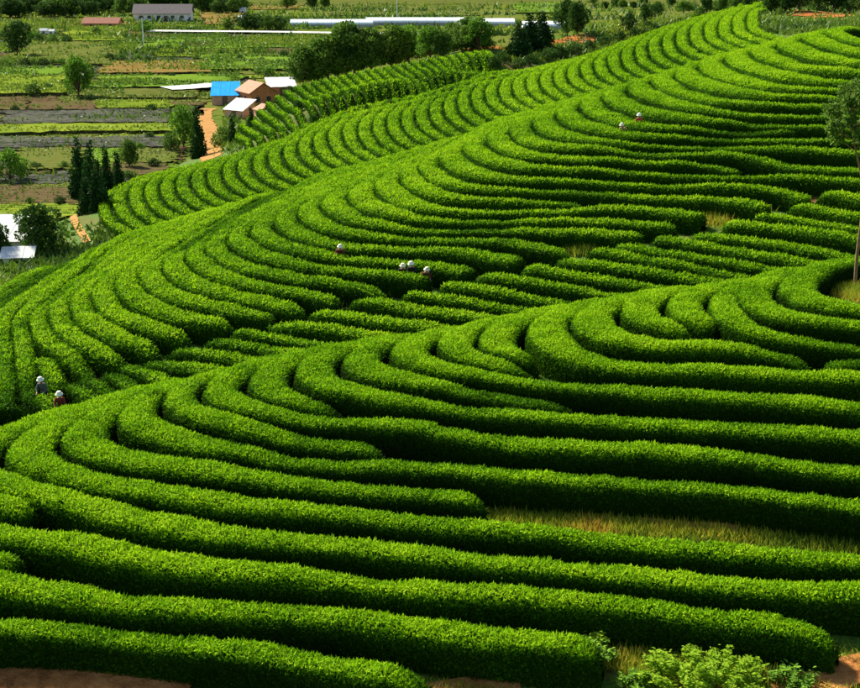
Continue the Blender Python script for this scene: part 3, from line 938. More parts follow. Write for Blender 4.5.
# rough weeds on banks and fallow ground
WV = np.concatenate([rng.uniform(-3, 60, 36000), rng.uniform(60, 120, 26000), rng.uniform(120, 262, 22000)])
WU = rng.uniform(-20, 780, len(WV))
ok_ = (WU < np.interp(WV, [4, 40, 60, 100, 130, 160, 200, 262], [780, 560, 320, 300, 285, 235, 120, 60]))
WV, WU = WV[ok_], WU[ok_]
WP = at_z(WU, WV, 0.0)
den = vnoise(WP * [0.35, 1.0, 0], 0.10, 51) + 0.6 * vnoise(WP * [0.35, 1.0, 0], 0.30, 52)
keep = (den > 0.02) & ~((WU > 192) & (WU < 224) & (WV > 97) & (WV < 163)) & ~((WU > 158) & (WU < 226) & (WV > 84) & (WV < 97)) & ~((WV > 30) & (WV < 38) & (WU > 145) & (WU < 425))
WP, den = WP[keep], den[keep]
WP[:, 2] = 0.0
tw = 0.34 + 0.45 * vnoise(WP * [0.5, 1, 0], 0.06, 53) + rng.normal(0, 0.15, len(WP))
kf = np.clip(WP[:, 1] / 230, 0.6, 2.4)
o = scatter_leaves('bank_weeds', WP, (0.5 + 0.9 * np.clip(den, 0, 1)) * kf, 0.55 * kf, M_CROP, tw)
tag(o, 'rough weeds on the field banks and fallow ground', 'weeds', kind='stuff')

# tracks and pale strips: thin ribbons draped over the ground
def ribbon(name, px, width, mat, z=None, label='', hillside=False, lift=0.03, jit=0.15):
    W = []
    for u_, v_ in px:
        if hillside:
            x, y, _ = on_hill(u_, v_)
        else:
            x, y = g0(u_, v_, 0 if z is None else z)
        W.append((x, y))
    C = smooth_poly(W, 1.0)
    T_ = np.gradient(C, axis=0); T_ /= np.linalg.norm(T_, axis=1)[:, None] + 1e-9
    S_ = np.column_stack([T_[:, 1], -T_[:, 0]])
    V = []
    n_ = len(C)
    for k_ in (-1, -0.5, 0, 0.5, 1):
        X = C + S_ * (k_ * width * 0.5 * (1 + jit * rng.normal(0, 1, n_)))[:, None]
        base = np.maximum(ground_z(X[:, 0], X[:, 1]), 0) if hillside else np.full(n_, z or 0.0)
        V.append(np.column_stack([X, base + lift]))
    V = np.stack(V, 1).reshape(-1, 3)
    a = (np.arange(n_ - 1)[:, None] * 5 + np.arange(4)[None, :]).ravel()
    me = mesh_from(name, V, np.stack([a, a + 1, a + 6, a + 5], 1))
    o = obj(name, me, mat)
    tag(o, label, name.replace('_', ' ').split()[-1], kind='structure')
    return o
ribbon('dirt_track', [(209, 100), (204, 112), (206, 124), (211, 138), (213, 150), (210, 160)], 3.0, FM['dirt'], hillside=True, lift=0.10, label='orange dirt track running down from the farmhouse')
ribbon('dirt_path', [(67, 205), (72, 214), (76, 224), (82, 234), (87, 243)], 0.75, FM['dirt'], hillside=True, lift=0.10, label='narrow dirt path beside the conifers')
ribbon('road', [(150, 33), (200, 33.5), (260, 34), (325, 35), (420, 36)], 9.0, FM['white'], z=0.0, lift=0.9, jit=0.02, label='pale concrete road across the valley')
ribbon('yard_lane', [(166, 92), (185, 91), (205, 89.5), (222, 88)], 8.0, FM['white'], z=0.0, lift=0.85, jit=0.1, label='pale concrete lane beside the blue roof')
ribbon('red_bank', [(440, 55), (470, 49), (500, 47)], 7.0, FM['red'], hillside=True, lift=0.12, jit=0.5, label='bare red soil above the farmhouse plot')
ribbon('red_bank', [(535, 45), (560, 40.5), (592, 36)], 6.0, FM['red'], hillside=True, lift=0.12, jit=0.5, label='bare red soil behind the far ridge')
ribbon('red_bank', [(790, 14), (815, 14), (850, 17)], 6.0, FM['red'], hillside=True, lift=0.12, jit=0.3, label='bare red soil below the dark trees')
ribbon('red_bank', [(603, 20), (622, 17), (645, 13)], 6.0, FM['orange'], hillside=True, lift=0.12, jit=0.3, label='pale orange soil on the shoulder of the far ridge')
ribbon('grass_strip', [(652, 19), (668, 16), (690, 11)], 7.0, FM['yellow'], hillside=True, lift=0.12, jit=0.3, label='yellow grass strip behind the far ridge')

# ------------------------------------------------------------------ trees
M_BARK = plain_mat('bark', (0.12, 0.085, 0.05), 0.9, 0.4, 6.0, 0.1, 0.5)
M_LEAF = {
 'conifer': foliage_mat('conifer_needles', [(0, (0.006, 0.022, 0.005)), (0.5, (0.016, 0.055, 0.010)), (1, (0.05, 0.12, 0.02))], 0.15, 0.7, 0.05, 0.3, 0.7),
 'dark': foliage_mat('dark_leaves', [(0, (0.012, 0.036, 0.006)), (0.5, (0.04, 0.095, 0.014)), (1, (0.11, 0.20, 0.025))], 0.25, 0.7, 0.05, 0.3, 0.5),
 'mid': foliage_mat('green_leaves', [(0, (0.03, 0.065, 0.010)), (0.5, (0.085, 0.17, 0.020)), (1, (0.20, 0.31, 0.04))], 0.3, 0.7, 0.05, 0.3, 0.5),
 'bright': foliage_mat('bright_leaves', [(0, (0.04, 0.10, 0.010)), (0.5, (0.10, 0.22, 0.018)), (1, (0.22, 0.38, 0.03))], 0.3, 0.7, 0.05, 0.3, 0.5),
}
def tube(V, F, P, R, ns=6):
    P = np.asarray(P, float); n_ = len(P)
    T_ = np.gradient(P, axis=0); T_ /= np.linalg.norm(T_, axis=1)[:, None] + 1e-9
    b0 = len(V)
    for i in range(n_):
        a = np.cross(T_[i], [0.3, 1, 0.1]); a /= np.linalg.norm(a); b = np.cross(T_[i], a)
        for k_ in range(ns):
            an = 2 * math.pi * k_ / ns
            V.append(P[i] + (a * math.cos(an) + b * math.sin(an)) * R[i])
    for i in range(n_ - 1):
        for k_ in range(ns):
            F.append((b0 + i * ns + k_, b0 + i * ns + (k_ + 1) % ns, b0 + (i + 1) * ns + (k_ + 1) % ns, b0 + (i + 1) * ns + k_))
    F.append(tuple(b0 + k_ for k_ in range(ns))[::-1]); F.append(tuple(b0 + (n_ - 1) * ns + k_ for k_ in range(ns)))

def tree_meshes(kind, seed, nleaf, leaf, trunk_h=0.3, spread=0.38, trunk_r=0.03, blobs=12):
    """unit-height tree: trunk with limbs, crown of leaf clumps"""
    R_ = np.random.default_rng(seed)
    V, F = [], []
    bl = []
    if kind == 'conifer':
        tube(V, F, [(0, 0, -0.03), (0.005, 0, 0.3), (0, 0.006, 0.65), (0, 0, 0.95)], [trunk_r, trunk_r * .8, trunk_r * .5, trunk_r * .1])
        for z in np.linspace(0.08, 0.97, 17):
            rad = spread * (1 - z) ** 0.75 * (0.85 + 0.3 * R_.random()) * min(1, z / 0.12)
            nb = max(2, int(7 * (1 - z)) + 2)
            for k_ in range(nb):
                an = R_.uniform(0, 2 * math.pi); rr = rad * R_.uniform(0.45, 1.0)
                bl.append((rr * math.cos(an), rr * math.sin(an), z + R_.normal(0, .015), 0.035 + 0.05 * (1 - z), 1.3))
    else:
        lean = R_.normal(0, 0.03, 2)
        tube(V, F, [(0, 0, -0.04), (lean[0] * .4, lean[1] * .4, trunk_h * .6), (lean[0], lean[1], trunk_h), (lean[0] * 1.6, lean[1] * 1.5, 0.72)],
             [trunk_r * 1.2, trunk_r * .9, trunk_r * .75, trunk_r * .2])
        for k_ in range(blobs):
            an = 2 * math.pi * (k_ * 0.618 + R_.uniform(-.06, .06)); t = (k_ + 0.5) / blobs
            z = trunk_h + (0.98 - trunk_h) * (0.18 + 0.72 * t)
            rr = spread * math.sqrt(max(0.05, 1 - (2 * t - 0.75) ** 2 * 0.75)) * R_.uniform(0.35, 0.95)
            c = np.array([rr * math.cos(an) + lean[0], rr * math.sin(an) + lean[1], z])
            br = R_.uniform(0.11, 0.19) * (0.6 + spread)
            bl.append((*c, br, 0.8))
            s0 = np.array([lean[0] * .8, lean[1] * .8, trunk_h * R_.uniform(0.75, 1.2)])
            tube(V, F, [s0, s0 * .5 + c * .5 + [0, 0, -0.03], c], [trunk_r * .5, trunk_r * .35, trunk_r * .1], 4)
    tm = mesh_from('trunk', V, F)
    bl = np.array(bl)
    wgt = bl[:, 3] ** 2; wgt /= wgt.sum()
    pk = R_.choice(len(bl), nleaf, p=wgt)
    d = R_.normal(0, 1, (nleaf, 3)); d /= np.linalg.norm(d, axis=1)[:, None]
    rad = bl[pk, 3] * R_.uniform(0.5, 1.08, nleaf) ** 0.6
    p = bl[pk, :3] + d * rad[:, None] * np.column_stack([np.ones(nleaf), np.ones(nleaf), bl[pk, 4]])
    ax = d * 0.7 + R_.normal(0, 0.6, (nleaf, 3)) + [0, 0, 0.15]; ax /= np.linalg.norm(ax, axis=1)[:, None]
    sd_ = np.cross(ax, R_.normal(0, 1, (nleaf, 3))); sd_ /= np.linalg.norm(sd_, axis=1)[:, None] + 1e-9
    ln = leaf * R_.uniform(0.6, 1.4, nleaf); wd = ln * 0.55
    mid = p + ax * (ln * .45)[:, None]
    LV = np.stack([p, mid + sd_ * (wd * .5)[:, None], p + ax * ln[:, None], mid - sd_ * (wd * .5)[:, None]], 1).reshape(-1, 3)
    cm = mesh_from('crown', LV, np.arange(4 * nleaf).reshape(-1, 4))
    bt = R_.normal(0, 0.13, len(bl))
    set_tint(cm, np.clip(0.48 + bt[pk] + R_.normal(0, 0.17, nleaf), 0, 1))
    return tm, cm

TREES = {}
def variants(key, kind, mat, n_, **kw):
    TREES[key] = []
    for s_ in range(n_):
        tm, cm = tree_meshes(kind, 100 + s_ + abs(hash(key)) % 1 + len(TREES) * 17, **kw)
        tm.materials.append(M_BARK); cm.materials.append(M_LEAF[mat])
        TREES[key].append((tm, cm))
variants('conifer', 'conifer', 'conifer', 3, nleaf=3600, leaf=0.055, spread=0.24, trunk_r=0.016)
variants('dark', 'round', 'dark', 3, nleaf=3600, leaf=0.065, trunk_h=0.10, spread=0.40, blobs=16)
variants('mid', 'round', 'mid', 3, nleaf=3600, leaf=0.065, trunk_h=0.09, spread=0.42, blobs=16)
variants('bright', 'round', 'bright', 2, nleaf=3600, leaf=0.065, trunk_h=0.14, spread=0.45, blobs=16)
variants('bush', 'round', 'mid', 2, nleaf=1600, leaf=0.09, trunk_h=0.08, spread=0.55, blobs=12)
variants('bushdark', 'round', 'dark', 2, nleaf=1600, leaf=0.09, trunk_h=0.08, spread=0.55, blobs=12)
variants('bushbright', 'round', 'bright', 2, nleaf=1600, leaf=0.09, trunk_h=0.08, spread=0.55, blobs=12)
cnt = [0]
def tree(key, base, height, wide=1.0, name='tree', label='', cat='tree', group=None):
    cnt[0] += 1
    tm, cm = TREES[key][cnt[0] % len(TREES[key])]
    r_ = empty(name, base, random.uniform(0, 6.28))
    r_.scale = (height * wide, height * wide, height)
    t_ = bpy.data.objects.new('stem' if 'bush' in key else 'trunk', tm); COL.objects.link(t_); t_.parent = r_
    c_ = bpy.data.objects.new('crown', cm); COL.objects.link(c_); c_.parent = r_
    tag(r_, label, cat, group)
    return r_

def px_tree(key, u_, vbase, vtop, wide=1.0, hillside=False, **kw):
    """stand a tree on the ground seen at the photo position of its foot"""
    if hillside:
        x, y, z = on_hill(u_, vbase)
    else:
        x, y = g0(u_, vbase); z = 0.0
    t = (np.array([x, y, z]) - CAMP); r0 = ray(u_, vbase)
    y_d = y
    rt = at_d(u_, vtop, y_d)
    return tree(key, (x, y, z - 0.05), max(0.6, float(rt[2] - z)), wide, **kw)

for u_, vb, vt, w in ((81, 199, 139, 0.75), (93, 204, 142, 0.7), (108, 200, 147, 0.65), (88, 222, 172, 0.8), (101, 224, 160, 0.8), (119, 192, 152, 0.75)):
    px_tree('conifer', u_, vb, vt, w, name='conifer', label='dark conifer in the clump beside the narrow dirt path', group='conifer clump by the path')
for (u_, vb, vt, w, lb) in ((199, 161, 108, 0.62, 'dark slim conifer at the left edge of the orange dirt track'), (233, 156, 116, 0.7, 'dark conifer in front of the white roofed shed'), (252, 150, 108, 0.62, 'slim dark conifer in front of the brick annex')):
    px_tree('conifer', u_, vb, vt, w, name='conifer', label=lb)
px_tree('dark', 41, 258, 205, 1.0, name='tree', label='dark round tree right beside the white roofed hut')
px_tree('dark', -2, 262, 222, 0.9, name='tree', label='dark tree on the far side of the white roofed hut')
px_tree('bushbright', 183, 148, 106, 0.6, name='tree', label='bright green leafy tree left of the orange dirt track')
px_tree('bushbright', 11, 181, 148, 1.0, name='bush', label='large bright green bush among the mulch strips', cat='bush')
px_tree('bright', 79, 98, 56, 0.8, name='tree', label='lone tree with a bright green top among the field strips')
px_tree('dark', 19, 57, 20, 0.9, name='tree', label='tall dark tree at the olive stubble field')
px_tree('mid', 130, 168, 138, 0.7, name='tree', label='small thin tree between conifer clump and dirt track')
px_tree('bushdark', 33, 97, 84, 1.2, name='bush', label='dark bush at the edge of the yellow-green field', cat='bush')
px_tree('bush', 172, 152, 132, 1.0, name='bush', label='green bush at the foot of the bright leafy tree', cat='bush')
px_tree('bush', 266, 150, 128, 0.9, name='bush', label='green bush beside the brick annex', cat='bush')
px_tree('bush', 222, 152, 128, 0.9, name='bush', label='green bush on the right edge of the orange dirt track', cat='bush')
# tree belt behind the farmhouse plot
belt = [(303, 83, 38, 'mid'), (318, 80, 30, 'mid'), (332, 78, 27, 'dark'), (345, 76, 23, 'mid'), (358, 73, 22, 'dark'), (372, 70, 24, 'dark'), (386, 67, 29, 'mid'), (400, 64, 24, 'mid'),
        (413, 62, 21, 'mid'), (427, 59, 23, 'mid'), (440, 57, 24, 'mid'), (456, 53, 16, 'dark'), (468, 50, 20, 'mid'), (483, 50, 14, 'mid'), (310, 86, 62, 'mid'), (338, 80, 58, 'dark'), (362, 74, 54, 'mid'), (395, 66, 48, 'mid')]
belt = [(u_ + random.uniform(-4, 4), vb + random.uniform(-2, 2), vt + random.uniform(-3, 9), random.choice(['mid', 'mid', ky, 'bright'])) for u_, vb, vt, ky in belt]
for u_, vb, vt, ky in belt:
    px_tree(ky, u_, vb, vt, 1.0, hillside=True, name='tree', group='tree belt above the farmhouse plot',
            label=dict(dark='dark leafed tree in the belt above the farmhouse plot', mid='mid green tree in the belt above the farmhouse plot', bright='bright green tree in the belt above the farmhouse plot')[ky])
for k_ in range(22):
    u_ = 300 + k_ * 9; vb = float(np.interp(u_, [300, 330, 400, 470, 510], [84, 77, 63, 51, 50])) - 0.5
    px_tree(('bush', 'bushdark', 'bushbright')[k_ % 3], u_, vb, vb - random.uniform(8, 16), 1.2, hillside=True, name='bush', cat='bush', group='undergrowth of the tree belt', label=('green', 'dark', 'bright green')[k_ % 3] + ' bush in the undergrowth of the tree belt')
for u_, vb, vt, ky, w in ((519, 57, 22, 'conifer', 1.5), (530, 50, 14, 'conifer', 1.6), (541, 47, 12, 'conifer', 1.5)):
    px_tree(ky, u_, vb, vt, w, hillside=True, name='conifer', label='dark conifer between the two bare red soil patches', group='conifers between the red soil patches')
for u_, vb, vt in ((567, 36, 0), (578, 35, 2)):
    px_tree('dark', u_, vb, vt, 0.9, hillside=True, name='tree', label='dark tree standing on the long red soil bank', group='trees on the red soil bank')
for u_, vb, vt in ((493, 70, 56), (500, 66, 52), (508, 64, 55), (493, 84, 76), (452, 96, 88), (390, 108, 99), (366, 113, 104), (313, 124, 114), (298, 112, 100)):
    px_tree('bushdark', u_, vb, vt, 0.8, hillside=True, name='bush', label='small dark shrub along the border of the farmhouse plot', cat='bush', group='shrubs bordering the farmhouse plot')
for u_, vb, vt in ((548, 62, 48), (560, 59, 46), (575, 55, 43), (590, 50, 40), (605, 46, 36), (620, 41, 31), (634, 37, 28), (530, 66, 54), (518, 70, 58)):
    px_tree('bushdark', u_, vb, vt, 1.2, hillside=True, name='bush', label='dark shrub in the line behind the far ridge', cat='bush', group='shrub line behind the far ridge')
for u_, vb, vt, ky in ((628, 30, 12, 'bushdark'), (645, 22, 4, 'dark'), (655, 18, 4, 'bushdark'), (707, 14, -4, 'dark'), (722, 12, -6, 'mid'), (736, 9, -8, 'mid'), (748, 8, -10, 'dark'), (700, 18, 6, 'bush')):
    px_tree(ky, u_, vb, vt, 0.9, hillside=True, name='tree' if 'bush' not in ky else 'bush', cat='tree' if 'bush' not in ky else 'bush',
            label=('dark tree' if ky == 'dark' else 'mid green tree' if ky == 'mid' else 'green shrub' if ky == 'bush' else 'dark low shrub') + ' on the skyline shoulder of the far ridge', group='trees on the shoulder of the far ridge')
for u_, vb, vt in ((772, 14, -14), (800, 12, -18), (818, 10, -22), (834, 12, -20), (848, 14, -16), (862, 15, -20), (786, 13, -12)):
    px_tree('dark', u_, vb, vt, 1.0, hillside=True, name='tree', label='dark tree above the red soil at the top of the tea hills', group='dark trees above the red soil')
# far trees of the valley
for k_ in range(64):
    u_ = -20 + k_ * 4.6 + random.uniform(-2, 2)
    if 138 < u_ < 196:
        vb = 5.5
    elif u_ > 240:
        continue
    else:
        vb = 12.5 + random.uniform(-3.5, 4) - (2 if u_ > 196 else 0)
    ky = random.choice(['dark', 'dark', 'mid'])
    px_tree(ky, u_, vb + 1.5, vb - random.uniform(14, 20), 1.5, name='tree', group='woodland edge across the valley',
            label='dark tree in the woodland edge across the valley' if ky == 'dark' else 'lighter green tree in the woodland edge across the valley')
for u_, vb, vt, ky in ((245, 31, 13, 'bushdark'), (256, 31, 14, 'bushdark'), (268, 30, 15, 'bush'), (280, 30, 16, 'bushdark'), (228, 30, 18, 'bush'), (288, 9, -6, 'mid'), (312, 9, -4, 'dark'), (325, 8, -5, 'mid')):
    px_tree(ky, u_, vb, vt, 1.2, name='bush' if 'bush' in ky else 'tree', cat='bush' if 'bush' in ky else 'tree', group='shrubs by the pale road',
            label=dict(bushdark='dark shrub behind the pale concrete road', bush='green shrub behind the pale concrete road', mid='green tree far behind the pale concrete road', dark='dark tree far behind the pale concrete road')[ky])
for k_ in range(16):
    u_ = 592 + k_ * 11 + random.uniform(-4, 4); ky = random.choice(['mid', 'dark', 'bush', 'bright']); vb = random.uniform(4, 14)
    px_tree(ky, u_, vb, vb - random.uniform(8, 15), 1.2, name='bush' if ky == 'bush' else 'tree', cat='bush' if ky == 'bush' else 'tree', group='far trees past the far ridge',
            label=dict(mid='mid green tree', dark='dark tree', bush='low bush', bright='bright green tree')[ky] + ' on the distant fields past the far ridge')
# shrubs and low trees on the field banks
banks = [(25, 67, 58), (34, 67, 59), (44, 67, 58), (54, 66, 59), (62, 66, 58), (48, 91, 84), (70, 92, 85), (92, 92, 86), (106, 91, 85), (120, 90, 85), (134, 90, 85), (10, 69, 62), (110, 61, 53), (122, 62, 54),
         (138, 61, 54), (148, 63, 56), (160, 50, 44), (182, 55, 49), (196, 60, 54), (150, 76, 71), (172, 78, 72), (215, 76, 70), (230, 74, 68), (5, 40, 30), (30, 42, 31), (40, 43, 34), (52, 44, 34), (66, 44, 36), (96, 35, 27),
         (145, 33, 20), (152, 112, 104), (60, 112, 106), (15, 112, 105), (40, 128, 122), (110, 128, 123), (150, 139, 132), (60, 150, 144), (35, 170, 162), (64, 170, 161), (140, 150, 142), (155, 168, 158), (128, 180, 170), (60, 205, 196),
         (30, 204, 197), (268, 76, 66), (276, 92, 82), (258, 75, 68), (284, 58, 50), (262, 62, 57), (200, 76, 71), (240, 61, 55), (300, 70, 58), (290, 96, 86)]
for i_, (u_, vb, vt) in enumerate(banks):
    ky = ('bushdark', 'bush', 'bushdark', 'bush', 'bushbright')[i_ % 5]
    px_tree(ky, u_, vb, vt, 1.3, name='bush', cat='bush', group='shrubs on the field banks',
            label=dict(bushdark='dark shrub on a bank between the valley fields', bush='green shrub on a bank between the valley fields', bushbright='bright green shrub on a bank between the valley fields')[ky])
# wooded rise that closes the valley
hx = np.linspace(-420, 420, 90); hy = np.linspace(760, 1500, 40)
hgx, hgy = np.meshgrid(hx, hy)
hz = 70 * np.clip((hgy - 780) / 500, 0, 1) ** 1.2 + 9 * vnoise(np.stack([hgx, hgy, hgx * 0], -1), 0.012, 31) * np.clip((hgy - 780) / 100, 0, 1) - 1.0
a_ = (np.arange(39)[:, None] * 90 + np.arange(89)[None, :]).ravel()
hb = obj('far_hills', mesh_from('far_hills', np.stack([hgx.ravel(), hgy.ravel(), hz.ravel()], 1), np.stack([a_, a_ + 1, a_ + 91, a_ + 90], 1)), FM['olive'], smooth=True)
tag(hb, 'wooded rise closing the valley', 'hills', kind='structure')

# ------------------------------------------------------------------ houses
M_BRICK = plain_mat('orange_brick', (0.55, 0.21, 0.085), 0.9, 0.25, 2.5, 0.15, 0.2)
M_TILE = plain_mat('old_pink_tiles', (0.36, 0.17, 0.10), 0.85, 0.3, 3.0, 0.2, 0.3)
M_GREYTILE = plain_mat('grey_tiles', (0.12, 0.10, 0.10), 0.85, 0.3, 2.0, 0.2, 0.3)
M_REDTILE = plain_mat('red_tiles', (0.26, 0.09, 0.05), 0.85, 0.3, 2.0, 0.2, 0.3)
M_BLUE = plain_mat('blue_sheet', (0.04, 0.34, 0.75), 0.9, 0.15, 1.0, 0.0)
M_WHITE = plain_mat('white_sheet', (0.58, 0.58, 0.56), 0.9, 0.12, 0.8, 0.05)
M_WALLW = plain_mat('whitewash', (0.74, 0.70, 0.62), 0.9, 0.12, 1.0, 0.2)
M_WALLP = plain_mat('pale_plaster', (0.58, 0.32, 0.19), 0.9, 0.15, 1.2, 0.2)
M_DARKGL = plain_mat('dark_glass', (0.03, 0.035, 0.04), 0.2, 0.2, 1.0, 0.5)
M_WOOD = plain_mat('old_wood', (0.16, 0.10, 0.06), 0.8, 0.3, 4.0, 0.2)

def box_me(name, x0, x1, y0, y1, z0, z1):
    V = [(x, y, z) for z in (z0, z1) for y in (y0, y1) for x in (x0, x1)]
    return mesh_from(name, V, [(0, 2, 3, 1), (4, 5, 7, 6), (0, 1, 5, 4), (2, 6, 7, 3), (0, 4, 6, 2), (1, 3, 7, 5)])

def gable_house(name, base, rz, lx, ly, hw, hr, wall_m, roof_m, label, cat='house', over=0.35, windows=(), door=None, chimney=False):
    """ridge along local x; gable ends at +-x"""
    r_ = empty(name, base, rz)
    hx_, hy_ = lx / 2, ly / 2
    V = [(-hx_, -hy_, -0.4), (hx_, -hy_, -0.4), (hx_, hy_, -0.4), (-hx_, hy_, -0.4), (-hx_, -hy_, hw), (hx_, -hy_, hw), (hx_, hy_, hw), (-hx_, hy_, hw), (-hx_, 0, hw + hr), (hx_, 0, hw + hr)]
    obj('wall', mesh_from('wall', V, [(0, 1, 5, 4), (2, 3, 7, 6), (1, 2, 6, 9, 5), (3, 0, 4, 8, 7)]), wall_m, r_)
    sl = hr / hy_
    for sg in (-1, 1):
        t = 0.14; o_ = over
        e = hy_ + o_
        A_ = [(-hx_ - o_, 0, hw + hr + 0.03), (hx_ + o_, 0, hw + hr + 0.03), (hx_ + o_, sg * e, hw - sl * o_ + 0.03), (-hx_ - o_, sg * e, hw - sl * o_ + 0.03)]
        B_ = [(x, y, z + t) for x, y, z in A_]
        F_ = [(0, 1, 2, 3), (7, 6, 5, 4), (0, 4, 5, 1), (1, 5, 6, 2), (2, 6, 7, 3), (3, 7, 4, 0)]
        obj('roof', mesh_from('roof', A_ + B_, F_), roof_m, r_)
    for (side, c, z, w_, h_) in windows:       # side: 'x+','x-','y-','y+'
        if side[0] == 'y':
            y_ = (hy_ + 0.02) * (1 if side[1] == '+' else -1); me = box_me('window', c - w_ / 2, c + w_ / 2, y_ - 0.05, y_ + 0.05, z, z + h_)
        else:
            x_ = (hx_ + 0.02) * (1 if side[1] == '+' else -1); me = box_me('window', x_ - 0.05, x_ + 0.05, c - w_ / 2, c + w_ / 2, z, z + h_)
        obj('window', me, M_DARKGL, r_)
    if door:
        side, c, w_, h_ = door
        if side[0] == 'y':
            y_ = (hy_ + 0.02) * (1 if side[1] == '+' else -1); me = box_me('door', c - w_ / 2, c + w_ / 2, y_ - 0.05, y_ + 0.05, 0, h_)
        else:
            x_ = (hx_ + 0.02) * (1 if side[1] == '+' else -1); me = box_me('door', x_ - 0.05, x_ + 0.05, c - w_ / 2, c + w_ / 2, 0, h_)
        obj('door', me, M_WOOD, r_)
    tag(r_, label, cat)
    return r_

def shed(name, base, rz, lx, ly, h_lo, h_hi, wall_m, roof_m, label, over=0.3, cat='shed', corrugate=True):
    """lean-to: low edge at -y (towards the viewer), high edge at +y"""
    r_ = empty(name, base, rz)
    hx_, hy_ = lx / 2, ly / 2
    V = [(-hx_, -hy_, -0.4), (hx_, -hy_, -0.4), (hx_, hy_, -0.4), (-hx_, hy_, -0.4), (-hx_, -hy_, h_lo), (hx_, -hy_, h_lo), (hx_, hy_, h_hi), (-hx_, hy_, h_hi)]
    obj('wall', mesh_from('wall', V, [(0, 1, 5, 4), (1, 2, 6, 5), (2, 3, 7, 6), (3, 0, 4, 7)]), wall_m, r_)
    n_ = max(2, int(round(lx / 0.9)))
    w_ = (lx + 2 * over) / n_
    s_ = (h_hi - h_lo) / ly
    for k_ in range(n_):               # single roofing sheets, each lapping the next
        x0 = -hx_ - over + k_ * w_; x1 = x0 + w_ * 1.0 - 0.012
        dz = 0.05 + (0.025 if k_ % 2 else 0.0)
        y0, y1 = -hy_ - over, hy_ + over
        A_ = [(x0, y0, h_lo - s_ * over + dz), (x1, y0, h_lo - s_ * over + dz), (x1, y1, h_hi + s_ * over + dz), (x0, y1, h_hi + s_ * over + dz)]
        B_ = [(x, y, z + 0.04) for x, y, z in A_]
        obj('roof_sheet', mesh_from('roof_sheet', A_ + B_, [(3, 2, 1, 0), (4, 5, 6, 7), (0, 1, 5, 4), (1, 2, 6, 5), (2, 3, 7, 6), (3, 0, 4, 7)]), roof_m, r_)
    obj('door', box_me('door', -0.5, 0.5, -hy_ - 0.06, -hy_ + 0.02, 0, min(2.0, h_lo - 0.15)), M_WOOD, r_)
    tag(r_, label, cat)
    return r_

def gp(u_, v_):
    x, y = g0(u_, v_)
    return (x, y, 0.0)

gable_house('brick_house', gp(257, 105.5), math.radians(-62), 7.0, 5.0, 2.9, 1.6, M_BRICK, M_TILE, 'orange brick farmhouse with gabled tile roof beside the blue roof', over=0.5,
            windows=(('x+', -1.1, 1.0, 0.8, 1.0), ('x+', 1.1, 1.0, 0.8, 1.0), ('y-', 0.5, 1.0, 0.9, 1.0)), door=('y-', -1.5, 0.9, 1.9))
shed('blue_roof_shed', gp(226, 104), math.radians(4), 5.0, 4.6, 1.9, 3.9, M_WALLP, M_BLUE, 'low shed with bright blue sheet roof beside the brick farmhouse')
shed('white_roof_shed', gp(240, 117.5), math.radians(-38), 4.6, 3.0, 1.5, 3.0, M_WALLP, M_WHITE, 'small shed with white sheet roof in front of the brick farmhouse')
gable_house('brick_annex', gp(266, 121), math.radians(-62), 3.0, 3.2, 2.0, 0.8, M_WALLP, M_TILE, 'small pale brick annex in front of the farmhouse', cat='house', over=0.25, door=('x+', 0.0, 0.8, 1.7))
shed('white_roof_shed', gp(281, 94), math.radians(14), 5.6, 4.4, 1.7, 3.1, M_BRICK, M_WHITE, 'brick shed with white sheet roof behind the brick farmhouse')
shed('white_roof_hut', gp(16, 252), math.radians(-4), 4.0, 4.6, 1.6, 3.1, M_WALLW, M_WHITE, 'white roofed hut beside the dark round tree at the hill foot', cat='hut')
shed('white_lean_to', gp(19, 266), math.radians(8), 2.6, 1.5, 1.0, 1.5, M_WALLW, M_WHITE, 'low white lean-to in front of the white roofed hut', cat='shed')

gable_house('long_farm_house', gp(164, 21), math.radians(3), 24, 11, 3.6, 3.4, M_WALLW, M_GREYTILE, 'long white farmhouse with dark tile roof across the valley',
            over=0.8, windows=tuple(('y-', x, 1.2, 1.6, 1.3) for x in (-9, -5.5, -1.5, 4.5, 8.5)), door=('y-', 1.6, 1.6, 2.4))
gable_house('red_roof_house', gp(103, 27), math.radians(-4), 14, 7, 1.7, 1.9, M_BRICK, M_REDTILE, 'low house with red tile roof at the woodland edge', over=0.6, windows=(('y-', -4, 0.6, 1.4, 0.8), ('y-', 4, 0.6, 1.4, 0.8)), door=('y-', 0, 1.2, 1.5))
gable_house('white_hut', gp(44, 35), 0.2, 2.6, 2.4, 1.5, 0.7, M_WALLW, M_WHITE, 'tiny white hut at the olive stubble field, bigger of the pair', cat='hut', over=0.15, door=('y-', 0, 0.8, 1.3))
gable_house('white_hut', gp(52, 35), -0.1, 2.2, 2.0, 1.3, 0.6, M_WALLW, M_WHITE, 'tiny white hut at the olive stubble field, smaller of the pair', cat='hut', over=0.15, door=('y-', 0, 0.7, 1.2))
gable_house('white_hut', gp(243, 15), 0.0, 3.0, 3.0, 2.6, 0.8, M_WALLW, M_WHITE, 'white hut among dark trees behind the road shrubs, upper one', cat='hut', over=0.2, door=('y-', 0, 0.9, 1.9))
gable_house('white_hut', gp(242, 22), 0.1, 3.0, 3.0, 1.9, 0.7, M_WALLW, M_WHITE, 'white hut among the road shrubs, lower one', cat='hut', over=0.2, door=('y-', 0, 0.9, 1.6))

